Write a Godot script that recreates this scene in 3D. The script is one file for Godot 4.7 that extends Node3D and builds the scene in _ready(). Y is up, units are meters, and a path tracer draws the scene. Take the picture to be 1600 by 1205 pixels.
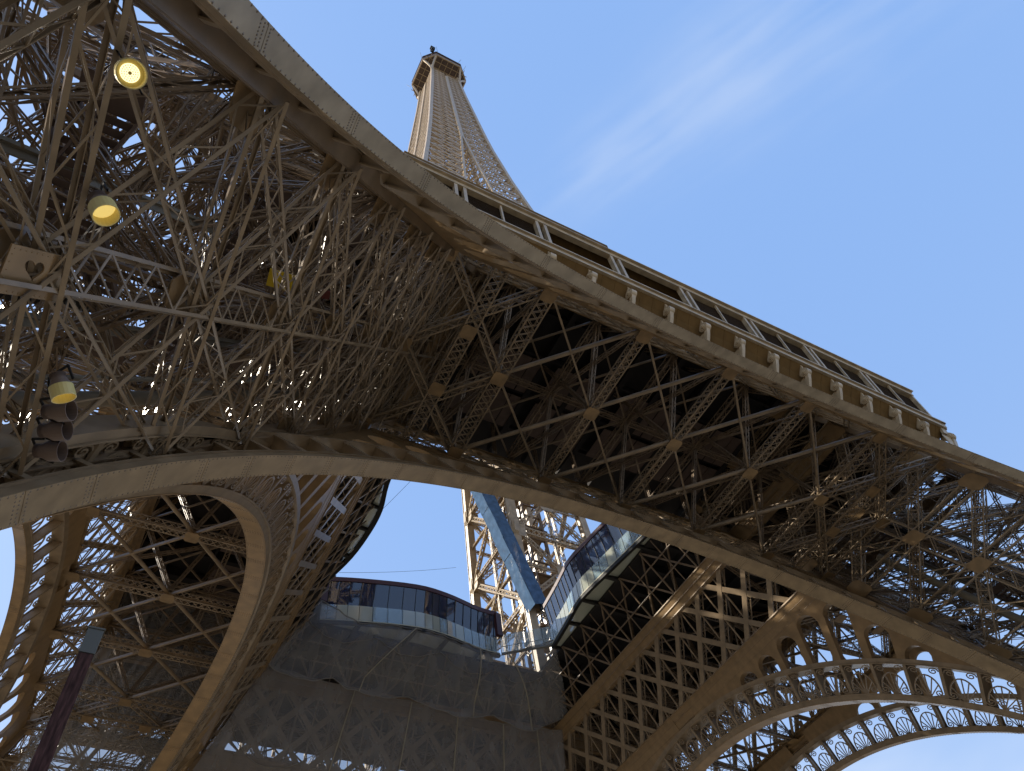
extends Node3D
# A lattice iron tower seen from under its first floor. N = near side (+z), R = +x, F = -z, L = -x.
# Lower faces: inner plane in(y), outer plane out(y), measured from the tower's axis.

const R := 37.609
const H0 := 3.271
const RE := 40.70

class Mb:
	var v := PackedVector3Array()
	var n := PackedVector3Array()
	var i := PackedInt32Array()
	func quad(a: Vector3, b: Vector3, c: Vector3, d: Vector3, nn: Vector3) -> void:
		var k := v.size()
		v.append(a); v.append(b); v.append(c); v.append(d)
		n.append(nn); n.append(nn); n.append(nn); n.append(nn)
		if (b - a).cross(c - a).dot(nn) > 0.0:
			i.append(k); i.append(k + 2); i.append(k + 1); i.append(k); i.append(k + 3); i.append(k + 2)
		else:
			i.append(k); i.append(k + 1); i.append(k + 2); i.append(k); i.append(k + 2); i.append(k + 3)
	func face(a: Vector3, b: Vector3, c: Vector3, d: Vector3, away: Vector3) -> void:
		var nn := (c - a).cross(d - b)
		if nn.length_squared() < 1e-12:
			return
		nn = nn.normalized()
		if nn.dot((a + b + c + d) * 0.25 - away) < 0.0:
			nn = -nn
		quad(a, b, c, d, nn)
	func tri(a: Vector3, b: Vector3, c: Vector3, away: Vector3) -> void:
		var nn := (b - a).cross(c - a).normalized()
		if nn.dot((a + b + c) / 3.0 - away) < 0.0:
			nn = -nn
		var k := v.size()
		v.append(a); v.append(b); v.append(c)
		n.append(nn); n.append(nn); n.append(nn)
		if (b - a).cross(c - a).dot(nn) > 0.0:
			i.append(k); i.append(k + 2); i.append(k + 1)
		else:
			i.append(k); i.append(k + 1); i.append(k + 2)
	func hexa(p: Array, caps := true) -> void:  # 8 corners: a ring of four, then the ring of four opposite
		var m := Vector3.ZERO
		for q: Vector3 in p: m += q
		m /= 8.0
		for k in 4:
			face(p[k], p[(k + 1) % 4], p[(k + 1) % 4 + 4], p[k + 4], m)
		if caps:
			face(p[0], p[1], p[2], p[3], m)
			face(p[4], p[5], p[6], p[7], m)
	func box(c: Vector3, s: Vector3) -> void:
		var h := s * 0.5
		bar(c - Vector3(h.x, 0, 0), c + Vector3(h.x, 0, 0), s.z, s.y, Vector3.UP, true)
	func bar(a: Vector3, b: Vector3, w: float, h: float, up: Vector3, caps := false) -> void:
		var d := (b - a).normalized()
		var s := d.cross(up)
		if s.length_squared() < 1e-8:
			s = d.cross(Vector3(0.31, 0.17, 0.93))
		s = s.normalized()
		var u := s.cross(d)
		var sw := s * (w * 0.5)
		var uh := u * (h * 0.5)
		quad(a + sw + uh, b + sw + uh, b + sw - uh, a + sw - uh, s)
		quad(a - sw + uh, b - sw + uh, b - sw - uh, a - sw - uh, -s)
		quad(a + sw + uh, b + sw + uh, b - sw + uh, a - sw + uh, u)
		quad(a + sw - uh, b + sw - uh, b - sw - uh, a - sw - uh, -u)
		if caps:
			quad(a + sw + uh, a + sw - uh, a - sw - uh, a - sw + uh, -d)
			quad(b + sw + uh, b + sw - uh, b - sw - uh, b - sw + uh, d)
	func angle(a: Vector3, b: Vector3, w: float, su: Vector3, uu: Vector3) -> void:  # an L section whose corner faces out along su and uu
		var t := w * 0.16
		bar(a + su * (w * 0.5 - t * 0.5), b + su * (w * 0.5 - t * 0.5), t, w, uu)
		bar(a + uu * (w * 0.5 - t * 0.5) - su * (t * 0.5), b + uu * (w * 0.5 - t * 0.5) - su * (t * 0.5), w - t, t, uu)
	func tube(a: Vector3, b: Vector3, r0: float, r1: float, seg := 8, caps := true) -> void:
		var d := (b - a).normalized()
		var s := d.cross(Vector3.UP)
		if s.length_squared() < 1e-6: s = Vector3.RIGHT
		s = s.normalized()
		var u := s.cross(d)
		var k := v.size()
		for j in seg:
			var f := TAU * j / seg
			var o := s * cos(f) + u * sin(f)
			v.append(a + o * r0); n.append(o)
			v.append(b + o * r1); n.append(o)
		for j in seg:
			var e := k + 2 * j
			var g := k + 2 * ((j + 1) % seg)
			if (v[e + 1] - v[e]).cross(v[g] - v[e]).dot(n[e] + n[g]) > 0.0:
				i.append(e); i.append(g); i.append(e + 1); i.append(g); i.append(g + 1); i.append(e + 1)
			else:
				i.append(e); i.append(e + 1); i.append(g); i.append(g); i.append(e + 1); i.append(g + 1)
		if caps:
			for j in seg:
				var f := TAU * j / seg
				var g := TAU * (j + 1) / seg
				tri(a, a + (s * cos(f) + u * sin(f)) * r0, a + (s * cos(g) + u * sin(g)) * r0, b)
				tri(b, b + (s * cos(f) + u * sin(f)) * r1, b + (s * cos(g) + u * sin(g)) * r1, a)
	# a riveted box girder: four angle chords, flat lacing on the faces across `up`, rungs or lacing on the others
	func lattice(a: Vector3, b: Vector3, up: Vector3, w: float, dep: float, c: float, lace: float, pitch: float, mode := 0) -> void:
		var d := (b - a).normalized()
		var s := d.cross(up).normalized()
		var u := s.cross(d)
		for x: float in [-1.0, 1.0]:
			for y: float in [-1.0, 1.0]:
				var o := s * (x * (w - c) * 0.5) + u * (y * (dep - c) * 0.5)
				angle(a + o, b + o, c, s * x, u * y)
		var length := a.distance_to(b)
		var count := maxi(2, int(round(length / pitch)))
		var st := length / count
		for y: float in [-1.0, 1.0]:
			var off := u * (y * (dep * 0.5 - 0.02))
			for k in count:
				var p := a + d * (st * k) + off
				var q := a + d * (st * (k + 1)) + off
				var z := s * ((w - c) * 0.5)
				if mode == 1:      # crossed lacing
					bar(p - z, q + z, lace, 0.025, u)
					bar(p + z + u * 0.03 * y, q - z + u * 0.03 * y, lace, 0.025, u)
				elif mode == 2:    # ladder with crossed bars
					bar(q - z, q + z, lace * 1.3, 0.03, u)
					bar(p - z, q + z, lace * 0.7, 0.02, u)
					bar(p + z - u * 0.03 * y, q - z - u * 0.03 * y, lace * 0.7, 0.02, u)
				else:
					if k % 2 == 0: bar(p - z, q + z, lace, 0.025, u)
					else: bar(p + z, q - z, lace, 0.025, u)
		for x: float in [-1.0, 1.0]:
			var off := s * (x * (w * 0.5 - 0.02))
			for k in count:
				var p := a + d * (st * k) + off
				var q := a + d * (st * (k + 1)) + off
				var z := u * ((dep - c) * 0.5)
				if k % 2 == 0: bar(p - z, q + z, lace, 0.025, s)
				else: bar(p + z, q - z, lace, 0.025, s)
	func plate(c: Vector3, e1: Vector3, e2: Vector3, t: float, cut := 0.3) -> void:  # a gusset: an octagon with half extents e1 and e2
		var nn := e1.cross(e2).normalized() * (t * 0.5)
		var q := [e1 + e2 * (1 - cut), e1 * (1 - cut) + e2, -e1 * (1 - cut) + e2, -e1 + e2 * (1 - cut), -e1 - e2 * (1 - cut), -e1 * (1 - cut) - e2, e1 * (1 - cut) - e2, e1 - e2 * (1 - cut)]
		for k in 8:
			var p: Vector3 = c + q[k]
			var r: Vector3 = c + q[(k + 1) % 8]
			tri(c + nn, p + nn, r + nn, c - nn)
			tri(c - nn, p - nn, r - nn, c + nn)
			face(p + nn, r + nn, r - nn, p - nn, c)
	func stud(c: Vector3, nn: Vector3, r: float) -> void:
		var s := nn.cross(Vector3(0.3, 0.5, 0.8)).normalized() * r
		var u := nn.cross(s)
		var top := c + nn * (r * 0.7)
		tri(top, c + s, c + u, c); tri(top, c + u, c - s, c); tri(top, c - s, c - u, c); tri(top, c - u, c + s, c)
	func mesh() -> ArrayMesh:
		var m := ArrayMesh.new()
		if v.is_empty(): return m
		var a := []
		a.resize(Mesh.ARRAY_MAX)
		a[Mesh.ARRAY_VERTEX] = v; a[Mesh.ARRAY_NORMAL] = n; a[Mesh.ARRAY_INDEX] = i
		m.add_surface_from_arrays(Mesh.PRIMITIVE_TRIANGLES, a)
		return m

var rng := RandomNumberGenerator.new()
var M := {}

func inn(y: float) -> float: return 45.422 - 0.532 * y
func out(y: float) -> float: return 60.122 - 0.498 * y
func o2(y: float) -> float: return remap(y, 57.0, 115.7, 32.0, 18.8)
func i2(y: float) -> float: return remap(y, 57.0, 115.7, 16.5, 8.5)

func part(parent: Node, called: String, mb: Mb, mat: Material, kind := "", label := "") -> MeshInstance3D:
	var o := MeshInstance3D.new()
	o.name = called
	o.mesh = mb.mesh()
	o.material_override = mat
	parent.add_child(o, true)
	if kind: o.set_meta("kind", kind)
	if label: o.set_meta("label", label)
	return o

func group(parent: Node, called: String, label := "") -> Node3D:
	var o := Node3D.new()
	o.name = called
	parent.add_child(o, true)
	if label: o.set_meta("label", label)
	return o

func tag(o: Node, label: String, category: String, grp := "") -> void:
	o.set_meta("label", label); o.set_meta("category", category)
	if grp: o.set_meta("group", grp)

func numbered(called: String) -> String:
	if not has_node(called): return called
	var k := 1
	while has_node("%s_%03d" % [called, k]): k += 1
	return "%s_%03d" % [called, k]

func thing(called: String, at: Vector3, label: String, category: String, grp := "") -> Node3D:
	var o := Node3D.new()
	o.name = numbered(called)
	add_child(o)
	o.position = at
	tag(o, label, category, grp)
	return o

func again(src: Node3D, parent: Node, turn: float, label := "") -> Node3D:
	var o: Node3D = src.duplicate()
	parent.add_child(o, true)
	o.rotation.y = turn
	if label: o.set_meta("label", label)
	for c in o.get_children():
		if c.name.begins_with("soffit_plate"): c.material_override = M.soffit_warmlit
	return o

# ---------------------------------------------------------------- materials
func noise_tex(lo: Color, hi: Color, freq: float, sd: int, oct := 5) -> NoiseTexture2D:
	var nz := FastNoiseLite.new()
	nz.seed = sd; nz.frequency = freq; nz.fractal_octaves = oct
	nz.noise_type = FastNoiseLite.TYPE_SIMPLEX_SMOOTH
	var t := NoiseTexture2D.new()
	t.width = 512; t.height = 512; t.seamless = true; t.noise = nz
	var g := Gradient.new()
	g.set_color(0, lo); g.set_color(1, hi)
	t.color_ramp = g
	return t

func paint(c: Color, rough: float, vary: float, sd: int, spec := 0.5) -> StandardMaterial3D:
	var m := StandardMaterial3D.new()
	m.albedo_color = Color(1, 1, 1)
	m.albedo_texture = noise_tex(Color(c.r * (1 - vary), c.g * (1 - vary), c.b * (1 - vary)), Color(minf(1, c.r * (1 + vary)), minf(1, c.g * (1 + vary)), minf(1, c.b * (1 + vary))), 0.012, sd)
	m.uv1_triplanar = true; m.uv1_world_triplanar = true
	m.uv1_scale = Vector3.ONE * 0.13
	m.roughness = rough
	m.metallic_specular = spec
	return m

func flat(c: Color, rough: float) -> StandardMaterial3D:
	var m := StandardMaterial3D.new()
	m.albedo_color = c; m.roughness = rough
	return m

func make_materials() -> void:
	M.iron = paint(Color(0.535, 0.465, 0.375), 0.30, 0.17, 3)
	M.soffit_skylit = paint(Color(0.61, 0.565, 0.495), 0.26, 0.13, 43, 0.4)  # arch paint greyed: skylight on the near outer arch is put into the colour
	M.soffit_in = paint(Color(0.575, 0.50, 0.395), 0.32, 0.15, 61, 0.4)  # same arch paint, toned between for the light on the near inner arch
	M.soffit_warmlit = paint(Color(0.585, 0.475, 0.33), 0.35, 0.12, 67)  # same arch paint, warm light on the other sides put into its colour
	M.rivet = paint(Color(0.42, 0.37, 0.31), 0.4, 0.1, 59)
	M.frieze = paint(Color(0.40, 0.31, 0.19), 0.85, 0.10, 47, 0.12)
	M.plate = paint(Color(0.545, 0.45, 0.325), 0.36, 0.14, 7, 0.4)
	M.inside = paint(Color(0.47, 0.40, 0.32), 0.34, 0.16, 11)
	M.upper = paint(Color(0.66, 0.58, 0.46), 0.45, 0.13, 5)
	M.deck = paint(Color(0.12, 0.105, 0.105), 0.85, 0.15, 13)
	M.panel = paint(Color(0.37, 0.31, 0.28), 0.8, 0.12, 17)
	M.dark = flat(Color(0.09, 0.085, 0.08), 0.7)
	M.steel = flat(Color(0.48, 0.48, 0.46), 0.6); M.steel.metallic = 0.4
	M.pipe = paint(Color(0.46, 0.43, 0.37), 0.6, 0.1, 19)
	M.red = flat(Color(0.25, 0.085, 0.075), 0.45)
	M.cream = paint(Color(0.72, 0.70, 0.60), 0.6, 0.08, 23)
	M.net = StandardMaterial3D.new()
	M.net.albedo_color = Color(0.62, 0.62, 0.62, 0.55)
	M.net.transparency = BaseMaterial3D.TRANSPARENCY_ALPHA
	M.net.roughness = 0.95
	M.net.cull_mode = BaseMaterial3D.CULL_DISABLED
	M.net.albedo_texture = noise_tex(Color(0.86, 0.86, 0.88, 0.84), Color(1, 1, 1, 1), 0.008, 53)
	M.net.uv1_triplanar = true; M.net.uv1_world_triplanar = true; M.net.uv1_scale = Vector3(0.09, 0.05, 0.09)
	M.rope = flat(Color(0.62, 0.59, 0.52), 0.9)
	M.glass = StandardMaterial3D.new()
	M.glass.albedo_color = Color(0.13, 0.20, 0.32, 0.66)
	M.glass.transparency = BaseMaterial3D.TRANSPARENCY_ALPHA
	M.glass.roughness = 0.03; M.glass.metallic_specular = 0.9
	M.clear = StandardMaterial3D.new()
	M.clear.albedo_color = Color(0.72, 0.82, 0.85, 0.35)
	M.clear.transparency = BaseMaterial3D.TRANSPARENCY_ALPHA
	M.clear.roughness = 0.03; M.clear.metallic_specular = 0.9
	M.frost = StandardMaterial3D.new()
	M.frost.albedo_color = Color(0.78, 0.80, 0.74, 0.55)
	M.frost.transparency = BaseMaterial3D.TRANSPARENCY_ALPHA
	M.frost.roughness = 0.08; M.frost.metallic_specular = 0.9
	M.blue = paint(Color(0.36, 0.47, 0.60), 0.95, 0.14, 29, 0.1)
	M.blue.albedo_color = Color(1, 1, 1, 0.84)
	M.blue.transparency = BaseMaterial3D.TRANSPARENCY_ALPHA
	M.stone = paint(Color(0.66, 0.62, 0.54), 0.9, 0.12, 31)
	M.ground = paint(Color(0.545, 0.51, 0.45), 0.95, 0.12, 37)
	M.mast = paint(Color(0.27, 0.19, 0.18), 0.9, 0.35, 41, 0.25)
	M.mast.uv1_scale = Vector3(2.5, 0.4, 2.5)
	M.yellow = flat(Color(0.85, 0.72, 0.12), 0.5)
	M.amber = flat(Color(0.84, 0.78, 0.52), 0.4)
	M.glow = flat(Color(1, 0.96, 0.8), 0.4)
	M.glow.emission_enabled = true; M.glow.emission = Color(1.0, 0.95, 0.75); M.glow.emission_energy_multiplier = 1.0
	M.dimglow = flat(Color(0.95, 0.85, 0.45), 0.4)
	M.dimglow.emission_enabled = true; M.dimglow.emission = Color(1.0, 0.9, 0.55); M.dimglow.emission_energy_multiplier = 0.45
	M.lens = flat(Color(0.16, 0.11, 0.11), 0.06)
	M.housing = flat(Color(0.44, 0.38, 0.35), 0.5)
	M.mesh = flat(Color(0.215, 0.165, 0.115), 0.9); M.mesh.metallic_specular = 0.15

# ---------------------------------------------------------------- sky
func make_sky() -> Sky:
	var w := 2048
	var h := 1024
	var im := Image.create(w, h, false, Image.FORMAT_RGBF)
	var nz := FastNoiseLite.new()
	nz.seed = 5; nz.frequency = 3.0; nz.fractal_octaves = 5
	var nz2 := FastNoiseLite.new()
	nz2.seed = 9; nz2.frequency = 14.0; nz2.fractal_octaves = 4
	var sun := SUN.normalized()
	# a thin stretched trail of cirrus: a great circle through two directions
	var ta := Vector3(0.1997, 0.8863, -0.4180)
	var tb := Vector3(0.4, 0.8, 0.1)
	ta = CLOUD_A.normalized(); tb = CLOUD_B.normalized()
	var axis := ta.cross(tb).normalized()
	var along := axis.cross(ta).normalized()
	var whole := atan2(tb.dot(along), tb.dot(ta))
	for y in h:
		var el := (0.5 - (y + 0.5) / h) * PI
		for x in w:
			var az := (float(x) + 0.5) / w * TAU
			var d := Vector3(sin(az) * cos(el), sin(el), -cos(az) * cos(el))
			var up := maxf(d.y, 0.0)
			var k := pow(1.0 - up, 2.2)
			var c := ZEN.lerp(HOR, k)
			c = c.lerp(LOW, pow(1.0 - up, 6.0))
			if d.y < 0.0: c = LOW.lerp(Vector3(0.30, 0.27, 0.22), smoothstep(0.0, 0.12, -d.y))
			var cs := d.dot(sun)
			c += Vector3(1.0, 0.97, 0.92) * (0.22 * pow(maxf(cs, 0.0), 6.0) + 0.05 * pow(maxf(cs, 0), 2.0))
			if d.y > 0.02:
				var off := d.dot(axis)
				if absf(off) < 0.2: off += 0.02 * nz.get_noise_3dv(d * 0.5)
				var t := atan2(d.dot(along), d.dot(ta)) / whole
				var wid := lerpf(0.045, 0.085, clampf(t, 0, 1))
				var m := exp(-pow(off / wid, 2.0)) * smoothstep(-0.35, 0.25, t) * smoothstep(1.9, 1.0, t)
				if m > 0.004:
					var sx := d.dot(ta) * 0.25
					var fine := nz2.get_noise_3d(off * 3.0 + t * 0.05, t * 0.10 - off * 0.8, 0.3 * sx)
					m *= clampf(0.55 + 0.7 * nz.get_noise_3dv(d * 1.4) + 0.6 * fine, 0, 1.3)
				c = c.lerp(Vector3(0.62, 0.67, 0.74), clampf(0.20 * m, 0, 1))
				var low := smoothstep(0.62, 0.25, d.y) * smoothstep(-0.1, 0.5, nz.get_noise_3d(d.x * 0.6 + 3.0, d.y * 1.6, d.z * 0.6))
				c = c.lerp(Vector3(0.64, 0.70, 0.78), clampf(low * 0.5, 0, 1))
			im.set_pixel(x, y, Color(c.x, c.y, c.z))
	var mat := PanoramaSkyMaterial.new()
	mat.panorama = ImageTexture.create_from_image(im)
	var s := Sky.new()
	s.sky_material = mat
	return s

const SUN := Vector3(-1.0, 0.70, -1.0)
const ZEN := Vector3(0.202, 0.35, 0.66)
const HOR := Vector3(0.40, 0.525, 0.71)
const LOW := Vector3(1.15, 1.2, 1.25)
const CLOUD_A := Vector3(0.306, 0.921, -0.24)
const CLOUD_B := Vector3(0.441, 0.896, 0.059)

# ---------------------------------------------------------------- arches (built for the near side; the others are turned copies)
class Arch:
	var a := 0.0
	var b := 0.0
	var z0 := 0.0
	var z1 := 0.0
	func p(r: float, t: float, k: float) -> Vector3:
		var y := 3.271 + r * sin(t)
		return Vector3(r * cos(t), y, a + b * y + lerpf(z0, z1, k))

func arch_of(face: String) -> Arch:
	var q := Arch.new()
	if face == "out":
		q.a = 60.122; q.b = -0.498; q.z0 = 0.0; q.z1 = -0.70
	else:
		q.a = 45.422; q.b = -0.532; q.z0 = 1.25; q.z1 = 0.0
	return q

func ring_band(mb: Mb, q: Arch, r0: float, r1: float, t0: float, t1: float, k0: float, k1: float, seg: int, ends := false) -> void:
	for j in seg:
		var a := lerpf(t0, t1, float(j) / seg)
		var b := lerpf(t0, t1, float(j + 1) / seg)
		mb.hexa([q.p(r0, a, k0), q.p(r1, a, k0), q.p(r1, a, k1), q.p(r0, a, k1), q.p(r0, b, k0), q.p(r1, b, k0), q.p(r1, b, k1), q.p(r0, b, k1)], ends and (j == 0 or j == seg - 1))

func make_arch(tower: Node, face: String, label: String, detail := true) -> Node3D:
	var q := arch_of(face)
	var g := group(tower, "arch", label)
	var count := 22 if face == "out" else 40
	for j in count:
		var mb := Mb.new()
		var a := deg_to_rad(lerpf(4.0, 176.0, float(j) / count))
		var b := deg_to_rad(lerpf(4.0, 176.0, float(j + 1) / count)) - 0.028 / R
		var seg := 10 if face == "out" else 6
		ring_band(mb, q, R, R + 0.04, a, b, 0.0, 1.0, seg, true)
		part(g, "soffit_plate", mb, M.soffit_warmlit if not detail else (M.soffit_skylit if face == "out" else M.soffit_in))
	var rib := Mb.new()
	ring_band(rib, q, R + 0.042, R + 0.40, deg_to_rad(4), deg_to_rad(176), 0.03, 0.97, 160)
	ring_band(rib, q, R + 0.40, R + 0.47, deg_to_rad(4), deg_to_rad(176), -0.06, 1.06, 160)
	part(g, "inner_rib", rib, M.iron)
	var ext := Mb.new()
	ring_band(ext, q, RE - 0.36, RE, deg_to_rad(8), deg_to_rad(172), 0.0, 1.0, 140)
	ring_band(ext, q, RE - 0.43, RE - 0.36, deg_to_rad(8), deg_to_rad(172), -0.08, 1.08, 140)
	part(g, "outer_rib", ext, M.iron)
	if detail:
		var rv := Mb.new()
		var step := 0.26 / R
		var t := deg_to_rad(8.0)
		while t < deg_to_rad(172.0):
			for k: float in [0.05, 0.95]:
				rv.stud(q.p(R, t, k), -Vector3(cos(t), sin(t), 0), 0.045)
			t += step
		for j in range(1, count):
			var tj := deg_to_rad(lerpf(4.0, 176.0, float(j) / count))
			for e: float in [-0.14, 0.14, 0.30]:
				for m in 7:
					rv.stud(q.p(R, tj + e / R, 0.12 + 0.125 * m), -Vector3(cos(tj), sin(tj), 0), 0.04)
		part(g, "rivet_row", rv, M.rivet, "stuff")
	var panels := 48
	var dt := deg_to_rad(180.0 / panels)
	var posts := Mb.new()
	var scrolls := Mb.new()
	for j in range(1, panels):
		var mb := Mb.new() if detail else posts
		var t := dt * j
		var hw := 0.13
		for k2: float in [0.02, 0.98]:
			var kk := 0.02 if k2 < 0.5 else 0.9
			mb.hexa([q.p(R + 0.47, t - hw / R, kk), q.p(R + 0.47, t + hw / R, kk), q.p(R + 0.47, t + hw / R, kk + 0.08), q.p(R + 0.47, t - hw / R, kk + 0.08), q.p(RE - 0.43, t - hw / RE, kk), q.p(RE - 0.43, t + hw / RE, kk), q.p(RE - 0.43, t + hw / RE, kk + 0.08), q.p(RE - 0.43, t - hw / RE, kk + 0.08)], false)
		mb.hexa([q.p(R + 0.47, t - 0.02 / R, 0.1), q.p(R + 0.47, t + 0.02 / R, 0.1), q.p(R + 0.47, t + 0.02 / R, 0.9), q.p(R + 0.47, t - 0.02 / R, 0.9), q.p(RE - 0.43, t - 0.02 / RE, 0.1), q.p(RE - 0.43, t + 0.02 / RE, 0.1), q.p(RE - 0.43, t + 0.02 / RE, 0.9), q.p(RE - 0.43, t - 0.02 / RE, 0.9)], false)
		if detail: part(g, "post", mb, M.iron)
	for j in range(2, panels - 2):
		var mb := Mb.new() if detail else scrolls
		scroll(mb, q, dt * (j + 0.5), dt, 0.93 if face == "in" else 0.07)
		if detail: part(g, "scroll_panel", mb, M.iron)
	if not detail:
		part(g, "post_row", posts, M.iron, "stuff")
		part(g, "scroll_row", scrolls, M.iron, "stuff")
	# spandrel: a plate with a row of round-headed openings between the ring, the girder and the pillar
	for sx: float in [1.0, -1.0]:
		var sp := Mb.new()
		var hw := dt * 0.39
		var t := deg_to_rad(44.0)
		var stp := deg_to_rad(0.1875)
		while t < deg_to_rad(88.0):
			var c0 := spandrel(t, dt, hw)
			var c1 := spandrel(t + stp, dt, hw)
			if c1.y - c1.x > 0.02 or c0.y - c0.x > 0.02:
				var ta := t if sx > 0 else PI - t
				var tb := t + stp if sx > 0 else PI - t - stp
				var f0 := maxf(c0.x, minf(c0.z, c0.y))
				var f1 := maxf(c1.x, minf(c1.z, c1.y))
				if c0.z < 0: f0 = c0.x
				if c1.z < 0: f1 = c1.x
				if (c0.z < 0) != (c1.z < 0):
					if c0.z < 0: f0 = c0.x; f1 = c1.x
					else: f0 = c0.x; f1 = c1.x
				sp.hexa([q.p(f0, ta, 0.55), q.p(maxf(c0.y, f0), ta, 0.55), q.p(maxf(c0.y, f0), ta, 0.98), q.p(f0, ta, 0.98), q.p(f1, tb, 0.55), q.p(maxf(c1.y, f1), tb, 0.55), q.p(maxf(c1.y, f1), tb, 0.98), q.p(f1, tb, 0.98)], true)
			t += stp
		part(g, "spandrel_plate", sp, M.plate)
	return g

func spandrel(t: float, dt: float, hw: float) -> Vector3:  # (foot, top of the plate, top of the opening or -1)
	var top := (45.0 - H0) / sin(t)
	# pillar edge: r cos t = in(H0 + r sin t)
	var pe := (45.422 - 0.532 * H0) / (cos(t) + 0.532 * sin(t))
	top = minf(top, pe)
	var tc := (floorf(t / dt) + 0.5) * dt
	var tt := minf((45.0 - H0) / sin(tc), (45.422 - 0.532 * H0) / (cos(tc) + 0.532 * sin(tc)))
	var hm := hw * RE
	var z := -1.0
	if absf(t - tc) < hw and tt - RE > 2.0:
		var rs := maxf(RE + 0.05, tt - 1.35 - hm)
		z = rs + minf(hm, tt - 1.35 - RE) * sqrt(maxf(0.0, 1.0 - pow((t - tc) / hw, 2.0)))
	return Vector3(RE, maxf(top, RE), z)

func scroll(mb: Mb, q: Arch, tc: float, dt: float, k: float) -> void:
	var r0 := R + 0.47
	var r1 := RE - 0.43
	var half := dt * 0.5 - 0.13 / R
	var at := func(u: float, w: float) -> Vector3: return q.p(lerpf(r0, r1, w), tc + u * half, k)
	var nrm := Vector3(0, 0.47, 1).normalized()
	var last := Vector3.ZERO
	for j in 13:
		var f := PI * j / 12.0
		var p: Vector3 = at.call(0.86 * cos(f), 0.14 + 0.58 * sin(f))
		if j > 0: mb.bar(last, p, 0.10, 0.09, nrm)
		last = p
	for j in 5:
		var f := deg_to_rad(30.0 + 30.0 * j)
		mb.bar(at.call(0.12 * cos(f), 0.03), at.call(0.86 * cos(f), 0.14 + 0.58 * sin(f)), 0.085, 0.07, nrm)
	mb.plate(at.call(0, 0.05), Vector3(0.16, 0, 0), Vector3(0, 0.14, -0.07), 0.06)
	for sx: float in [-1.0, 1.0]:
		for top: bool in [true, false]:
			var cu := sx * (0.62 if top else 0.72)
			var cw := 0.86 if top else 0.15
			for j in 15:
				var f := TAU * 1.55 * j / 14.0
				var rr := lerpf(1.0, 0.18, j / 14.0)
				var dirn := sx if top else -sx
				var p: Vector3 = at.call(cu + sx * 0.34 * rr * cos(f), cw + dirn * sx * 0.12 * rr * sin(f))
				if j > 0: mb.bar(last, p, 0.08, 0.07, nrm)
				last = p

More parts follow.
